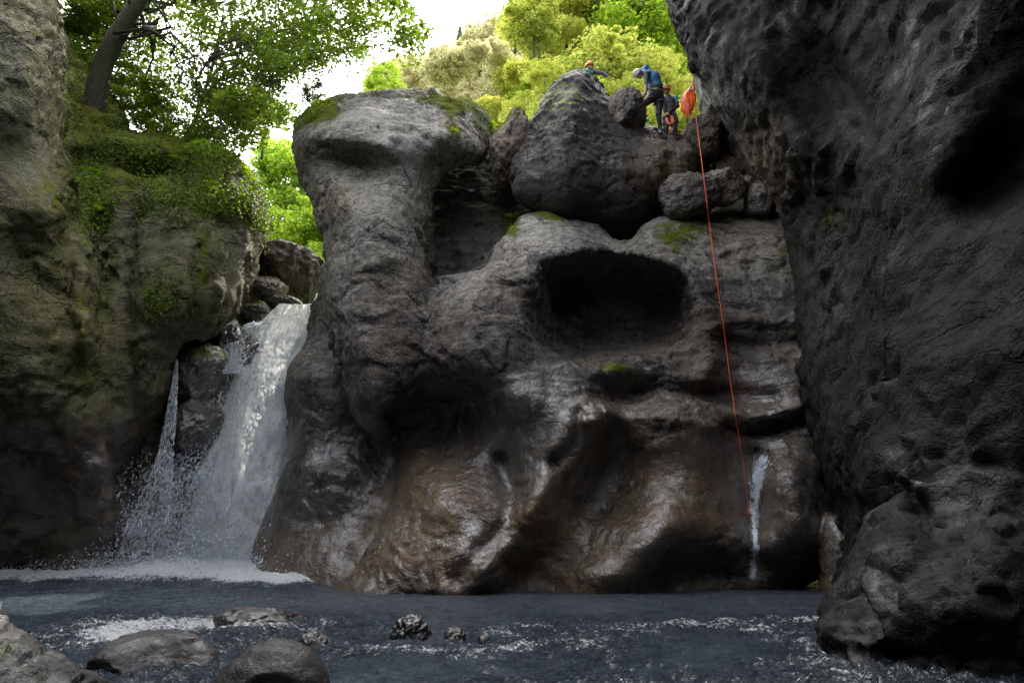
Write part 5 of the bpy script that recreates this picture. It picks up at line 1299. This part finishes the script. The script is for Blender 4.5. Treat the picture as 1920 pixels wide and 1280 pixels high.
hand(pr, wr, A(215, 570, Y0-.3)-wr, np.array([.4, -.9, 0]), 1.0, .8)
sh2 = A(280, 250, Y0+.18); el2 = A(300, 400, Y0+.22); wr2 = A(240, 520, Y0+.02)
pr += [('c', (sh2, el2, .07, .05), .04, 'sleeve'), ('c', (el2, wr2, .046, .032), .02, 'sleeve')]
hand(pr, wr2, A(190, 560, Y0-.05)-wr2, np.array([.4, .9, 0]), 1.0, .8)
hl = A(330, 590, Y0-.08); kl = A(205, 700, Y0-.20); al = A(150, 815, Y0-.1); hr = A(440, 610, Y0+.08); kr = A(440, 830, Y0-.02); ar = A(458, 1030, Y0+.03)
pr += [('c', (pel, hl, .15, .125), .07, 'dark'), ('c', (hl, kl, .125, .075), .04, 'legs'), ('c', (kl, al, .068, .046), .02, 'calf'),
       ('c', (al, A(115, 870, Y0-.15), .048, .038), .03, 'boot'),
       ('c', (pel, hr, .15, .13), .07, 'dark'), ('c', (hr, kr, .128, .080), .04, 'legs'), ('c', (kr, ar, .075, .046), .02, 'legs'), ('c', (ar, A(462, 1095, Y0), .05, .05), .02, 'boot'), ('c', (A(462, 1095, Y0), A(478, 1115, Y0-.16), .05, .036), .03, 'boot')]
r, f, u = head(pr, hc, (-.55, -.35, -.75), (-.70, -.25, .60))
body_obj(root, org, pr, dict(dark=NEO, jacket=BLUE, hood=BLUE, sleeve=NEOG, skin=SKIN, legs=NEO, calf=NEOG, boot=BOOT))
eyes(root, hc, r, f, u, 1, org); helmet(root, hc, r, f, u, 1.06, WHITEH, org, accent=None)
# climbing harness
pts = [pel + np.array([math.cos(a)*.185, math.sin(a)*.175, .06+.03*math.sin(a*2)]) for a in np.linspace(0, 2*math.pi, 20)]
parts = [tube(pts, .022, .022, 6)]
for c, rr_ in ((hl*.7+kl*.3, .125), (hr*.75+kr*.25, .13)):
    parts.append(tube([c + np.array([math.cos(a)*rr_, math.sin(a)*rr_, .05*math.cos(a)]) for a in np.linspace(0, 2*math.pi, 18)], .018, .018, 6))
V, Q = join(parts); hn = link('harness', mesh_np('harness', V-org, Q), STRAP, root)
V, Q = tube([A(345, 455, Y0-.19), A(380, 462, Y0-.2), A(415, 450, Y0-.19)], .016, .016, 6); link('harness_label', mesh_np('harness_label', V-org, Q), YELL, hn)
parts = [tube([A(165+9*math.cos(a)+i*22, 545+(26-6*i)*math.sin(a), Y0-.25-.03*i) for a in np.linspace(0, 2*math.pi, 12)], .007, .007, 5) for i in range(3)]
V, Q = join(parts); link('carabiners', mesh_np('carabiners', V-org, Q), METAL, hn)

# --- smiling person in an orange helmet
Y0 = 15.35; root = empty('person', tuple(A(610, 1200, Y0))); org = np.array(root.location)
tag(root, 'person in black and teal wetsuit and orange helmet, standing with a coil of pink rope', 'person')
hc = A(555, 478, Y0-.06); s = .92; neck = A(590, 565, Y0); chest = A(605, 660, Y0); pel = A(610, 880, Y0)
pr = [('c', (pel, A(605, 780, Y0), .135, .128), .06, 'suit'), ('c', (A(605, 780, Y0), chest, .128, .145), .07, 'suit'), ('c', (chest, neck, .12, .052), .05, 'suit'), ('c', (neck, hc, .046, .048), .02, 'skin')]
s1 = A(690, 600, Y0-.02); e1 = A(725, 715, Y0-.04); w1 = A(592, 812, Y0-.20); s2 = A(525, 610, Y0+.02); e2 = A(512, 730, Y0-.02); w2 = A(535, 825, Y0-.18)
pr += [('c', (A(625, 600, Y0), s1, .06, .066), .04, 'teal'), ('c', (s1, s1*.45+e1*.55, .066, .054), .03, 'teal'), ('c', (s1*.45+e1*.55, e1, .054, .048), .02, 'dark'), ('c', (e1, w1, .046, .032), .02, 'dark'),
       ('c', (A(575, 600, Y0), s2, .06, .062), .04, 'teal'), ('c', (s2, e2, .062, .048), .03, 'dark'), ('c', (e2, w2, .045, .032), .02, 'dark')]
hand(pr, w1, A(500, 860, Y0-.24)-w1, np.array([0, -1, .3]), .95, .7); hand(pr, w2, A(510, 890, Y0-.22)-w2, np.array([.2, -1, 0]), .95, .9)
h1 = A(560, 910, Y0); k1 = A(545, 1060, Y0-.04); a1 = A(548, 1215, Y0); h2 = A(660, 910, Y0); k2 = A(680, 1060, Y0-.04); a2 = A(690, 1220, Y0)
pr += [('c', (pel, h1, .125, .115), .06, 'suit'), ('c', (h1, k1, .112, .072), .03, 'suit'), ('c', (k1, a1, .066, .046), .02, 'dark'), ('c', (a1, a1+[-.03, -.14, -.03], .046, .036), .03, 'boot'),
       ('c', (pel, h2, .125, .115), .06, 'suit'), ('c', (h2, k2, .112, .072), .03, 'suit'), ('c', (k2, a2, .066, .046), .02, 'dark'), ('c', (a2, a2+[.05, -.13, -.03], .046, .036), .03, 'boot')]
r, f, u = head(pr, hc, (-.45, -.85, -.15), (.05, -.05, 1), s)
body_obj(root, org, pr, dict(suit=NEOG, skin=SKIN, teal=TEAL, dark=NEO, boot=BOOT))
eyes(root, hc, r, f, u, s, org); helmet(root, hc, r, f, u, s*1.08, ORANGE, org, accent=WHITEH)
V, Q = tube(smooth_open([hc + f*-.07 + r*.03 + u*.02, hc - f*.13 - u*.02, hc - f*.15 - u*.12, hc - f*.13 - u*.2]), .035, .012, 8, .004); link('hair', mesh_np('hair', V-org, Q), HAIR, root)
pts = [pel + np.array([math.cos(a)*.155, math.sin(a)*.150, .05]) for a in np.linspace(0, 2*math.pi, 20)]
parts = [tube(pts, .020, .020, 6), tube([A(520, 640, Y0-.17), A(525, 720, Y0-.18), A(545, 790, Y0-.17)], .012, .012, 5), tube([A(525, 650, Y0-.17), A(600, 690, Y0-.2), A(690, 685, Y0-.15)], .010, .010, 5)]
for c in (h1*.6+k1*.4, h2*.6+k2*.4): parts.append(tube([c + np.array([math.cos(a)*.108, math.sin(a)*.108, .03*math.cos(a)]) for a in np.linspace(0, 2*math.pi, 16)], .016, .016, 6))
V, Q = join(parts); link('harness', mesh_np('harness', V-org, Q), STRAP, root)
# coil of pink rope in her hands
parts = []
g = np.random.default_rng(3)
for i in range(5):
    a = A(540+8*i, 890, Y0-.26); b = A(590+14*i, 1000-6*i, Y0-.28); c = A(665-4*i, 940+6*i, Y0-.26); d = A(650, 850+8*i, Y0-.24)
    parts.append(tube(smooth_open([a, A(555+6*i, 950, Y0-.28), b, c, d, A(610, 860+5*i, Y0-.26)]), .010, .010, 6))
for x, y in ((640, 910), (650, 940), (630, 1060)): parts.append(tube([A(x+18*math.cos(t), y+24*math.sin(t), Y0-.25) for t in np.linspace(0, 6.28, 10)], .014, .014, 6))
V, Q = join(parts); o = link('rope_coil', mesh_np('rope_coil', V, Q), ROPEP); recentre(o, A(600, 950, Y0-.26)); tag(o, 'loops of pink-orange rope hanging from the hands of the person in orange helmet', 'rope')

# --- person leaning over the top of the big boulder, reaching out
B = lambda x, y, Y: P(1070+x/17.07, 95+y/17.07, Y)
Y0 = 16.1; root = empty('person', tuple(B(560, 2300, Y0+.25))); org = np.array(root.location)
tag(root, 'person in orange helmet leaning over the boulder peak with one arm stretched out', 'person')
hc = B(620, 500, Y0-.08); neck = B(600, 640, Y0+.02); chest = B(560, 900, Y0+.12); pel = B(560, 1500, Y0+.35)
pr = [('c', (pel, B(560, 1200, Y0+.3), .15, .14), .07, 'suit'), ('c', (B(560, 1200, Y0+.3), chest, .14, .15), .08, 'suit'), ('c', (chest, neck, .12, .06), .06, 'blue'), ('c', (neck, hc, .05, .05), .02, 'skin')]
s1 = B(730, 680, Y0-.02); e1 = B(1010, 730, Y0-.10); w1 = B(1185, 820, Y0-.16); s2 = B(430, 680, Y0-.02); e2 = B(300, 900, Y0-.02)
pr += [('c', (neck+[0, 0, -.06], s1, .065, .066), .04, 'blue'), ('c', (s1, e1, .066, .052), .02, 'dark'), ('c', (e1, w1, .050, .034), .02, 'dark'),
       ('c', (neck+[0, 0, -.06], s2, .065, .066), .04, 'blue'), ('c', (s2, e2, .064, .05), .02, 'blue'), ('c', (e2, B(420, 1000, Y0-.2), .046, .034), .02, 'dark')]
hand(pr, w1, B(1270, 900, Y0-.17)-w1, np.array([.5, -.3, .6]), 1.0, .6); hand(pr, B(420, 1000, Y0-.2), np.array([.6, -.4, -.2]), np.array([0, 0, 1.]), 1, .4)
for q in (-1, 1):
    a = pel + [q*.09, 0, -.05]; b = a + [q*.03, -.06, -.42]; c = b + [q*.02, .10, -.40]
    pr += [('c', (pel, a, .14, .125), .06, 'suit'), ('c', (a, b, .12, .078), .03, 'suit'), ('c', (b, c, .07, .046), .02, 'dark'), ('c', (c, c+[q*.02, -.15, -.03], .046, .036), .03, 'boot')]
r, f, u = head(pr, hc, (.75, -.62, -.12), (-.02, -.12, 1), .95)
body_obj(root, org, pr, dict(suit=NEO, skin=SKIN, blue=TEAL, dark=NEOG, boot=BOOT))
eyes(root, hc, r, f, u, .95, org); helmet(root, hc, r, f, u, 1.0, ORANGE, org, accent=WHITEH)
V, Q = tube([B(1165, 720, Y0-.16), B(1190, 660, Y0-.16), B(1205, 600, Y0-.16)], .022, .026, 8); o = link('radio', mesh_np('radio', V, Q), BOOT); recentre(o, B(1185, 700, Y0-.16)); tag(o, 'small dark handheld device sticking up from the stretched-out hand', 'device')

# --- person crouching behind the angular boulder; only a teal-sleeved arm shows
Y0 = 16.75; root = empty('person', tuple(A(60, 1180, Y0))); org = np.array(root.location)
tag(root, 'person crouching hidden behind the angular boulder, only one teal-sleeved arm showing', 'person')
s1 = A(190, 790, Y0-.1); e1 = A(265, 925, Y0-.3); w1 = A(150, 945, Y0-.42); chest = A(110, 850, Y0); pel = A(60, 1040, Y0+.1); hc = A(70, 770, Y0-.1)
pr = [('c', (pel, chest, .14, .14), .07, 'dark'), ('c', (chest, hc, .08, .05), .04, 'dark'), ('c', (chest, s1, .1, .058), .05, 'dark'), ('c', (s1, e1, .054, .046), .02, 'dark'), ('c', (e1, w1, .052, .036), .03, 'teal')]
hand(pr, w1, w1-e1, np.array([0, -.3, 1.]), 1, .5)
for q in (-1, 1):
    k_ = pel + [q*.12, -.30, .05]; a_ = k_ + [0, .12, -.38]
    pr += [('c', (pel, k_, .13, .078), .04, 'dark'), ('c', (k_, a_, .068, .046), .02, 'dark'), ('c', (a_, a_+[0, -.15, -.02], .046, .036), .03, 'boot')]
r, f, u = head(pr, hc, (.2, -.9, -.3), (0, -.2, 1), .95)
body_obj(root, org, pr, dict(dark=NEO, teal=TEAL, skin=SKIN, boot=BOOT))
eyes(root, hc, r, f, u, .95, org); helmet(root, hc, r, f, u, 1.0, ORANGE, org)

# --- rope bag hanging under the anchor, and the long rope down the face
Yb = 14.9; g = np.random.default_rng(9)
zs = np.linspace(0, 1, 22); th = np.linspace(0, 2*math.pi, 28, endpoint=False)
cx = np.interp(zs, [0, .12, .5, .8, 1], [905, 895, 880, 870, 885]); cyy = 450 + 430*zs; wd = np.interp(zs, [0, .08, .25, .5, .75, .92, 1], [18, 52, 88, 106, 78, 34, 10])
V = []
for i in range(22):
    for a in th:
        k = 1 + .10*math.cos(3*a+zs[i]*4) + .06*math.cos(7*a - zs[i]*9)
        q = A(cx[i] + wd[i]*k*math.cos(a) - 18*math.sin(a), cyy[i], Yb); q[1] += .11*wd[i]/100*math.sin(a)*k*1.3; V.append(q)
V = np.array(V); n = 28; Q = np.array([[i*n+j, (i+1)*n+j, (i+1)*n+(j+1) % n, i*n+(j+1) % n] for i in range(21) for j in range(n)])
V = V + .02*np.stack([fbm(V.astype(np.float32), 9, 3, s_) for s_ in (1, 2, 3)], 1)
root = empty('rope_bag', tuple(A(880, 880, Yb))); org = np.array(root.location); tag(root, 'crumpled orange-red rope bag hanging beside the right wall near the people', 'bag')
link('bag_body', mesh_np('bag_body', V-org, Q), BAGM, root)
for pts, m in (([A(890, 470, Yb-.1), A(930, 420, Yb-.1), A(955, 350, Yb-.05)], BAGM), ([A(965, 430, Yb-.12), A(975, 520, Yb-.14), A(985, 610, Yb-.14)], BAGM), ([A(800, 590, Yb-.1), A(770, 640, Yb-.1), A(730, 660, Yb+.1)], STRAP), ([A(885, 870, Yb), A(915, 950, Yb), A(945, 1030, Yb-.05)], STRAP)):
    V, Q = tube(smooth_open(pts), .022 if m is BAGM else .009, .018 if m is BAGM else .007, 6); link('strap', mesh_np('strap', V-org, Q), m, root)
V, Q = tube([A(905+14*math.cos(t), 465+20*math.sin(t), Yb-.12) for t in np.linspace(0, 6.28, 12)], .010, .010, 6); link('buckle', mesh_np('buckle', V-org, Q), METAL, root)
RP = [(1299, 153), (1303, 196), (1308, 245), (1313, 280), (1319, 330), (1323, 360), (1329, 410), (1338, 480), (1349, 560), (1358, 620), (1366, 690), (1377, 765), (1389, 840), (1399, 900), (1403, 965)]
pts = []
TRr = BVHTree.FromPolygons([v.co + rock.location for v in rock.data.vertices], [p.vertices[:] for p in rock.data.polygons])
for i, (x, y) in enumerate(smooth_open(RP, 2)):
    h, nn = cast(TRr, x, y); yy_ = 14.6 if (h is None or y < 395) else h[1] - .05
    if y < 395: yy_ = 14.8 - 1.05*sstep(170, 345, y)
    pts.append([x, y, yy_])
pts = np.array(pts); k = np.ones(7)/7; ysm = np.convolve(np.pad(pts[:, 2], 3, 'edge'), k, 'valid'); pts[:, 2] = np.minimum(ysm, pts[:, 2]) - .03
path = np.array([P(*q) for q in pts]); V, Q = tube(path, .0115, .0115, 8)
root = empty('climbing_rope', tuple(path[-1])); org = np.array(root.location); tag(root, 'long thin orange rope hanging down the rock face to just above the wet streak', 'rope')
link('rope', mesh_np('rope', V-org, Q), ROPEM, root)
V, Q = tube(path[-1] + np.array([[0, 0, 0], [.01, -.03, -.05], [-.02, -.04, -.03], [.0, -.02, .04], [.03, 0, .06]]), .02, .02, 8); link('end_knot', mesh_np('end_knot', V-org, Q), ROPEM, root)
print('people', time.time()-T0)
# ------------------------------------------------------------------ light
SUN_EL, SUN_AZ = R(51), R(12)     # azimuth measured from +Y, negative = to the left
w = bpy.data.worlds.new('World'); bpy.context.scene.world = w; w.use_nodes = True
nt = w.node_tree; g = NT(nt); bg = nt.nodes['Background']
sky = nt.nodes.new('ShaderNodeTexSky'); sky.sky_type = 'NISHITA'; sky.sun_disc = False
sky.sun_elevation = SUN_EL; sky.sun_rotation = SUN_AZ; sky.air_density = 1.0; sky.dust_density = 2.5; sky.altitude = 300
tc = nt.nodes.new('ShaderNodeTexCoord').outputs['Generated']
cl = g.ramp(g.noise(g.mapping(tc, (1, 1, 2)), 2.2, 6, .55, .3), .30, .55)
skc = g.mix(g.math('MULTIPLY', cl, .85), sky.outputs[0], (9.5, 9.7, 10.2))
# thin bright cloud round the sun
dv = nt.nodes.new('ShaderNodeVectorMath'); dv.operation = 'DOT_PRODUCT'; nt.links.new(tc, dv.inputs[0])
dv.inputs[1].default_value = (math.sin(SUN_AZ)*math.cos(SUN_EL), math.cos(SUN_AZ)*math.cos(SUN_EL), math.sin(SUN_EL))
glow = g.ramp(dv.outputs['Value'], .45, 1.0); glow = g.math('MULTIPLY', glow, glow)
skc = g.mix(g.math('MULTIPLY', glow, .9), skc, (30, 29, 28))
nt.links.new(skc, bg.inputs[0]); bg.inputs[1].default_value = .15
sun = bpy.data.objects.new('sun', bpy.data.lights.new('sun', 'SUN')); C.objects.link(sun)
sun.data.energy = 3.0; sun.data.angle = R(.5); sun.data.color = (1, .93, .80)
d = Vector((math.sin(SUN_AZ)*math.cos(SUN_EL), math.cos(SUN_AZ)*math.cos(SUN_EL), math.sin(SUN_EL)))
sun.rotation_euler = d.to_track_quat('Z', 'Y').to_euler(); sun.location = d*80
sc = bpy.context.scene
sc.view_settings.view_transform = 'Standard'; sc.view_settings.look = 'None'; sc.view_settings.gamma = 1; sc.view_settings.use_curve_mapping = False
sc.view_settings.exposure = 1.6
sc.cycles.max_bounces = 6; sc.cycles.transparent_max_bounces = 24; sc.cycles.use_denoising = True
sc.cycles.diffuse_bounces = 3
print('total', time.time()-T0)
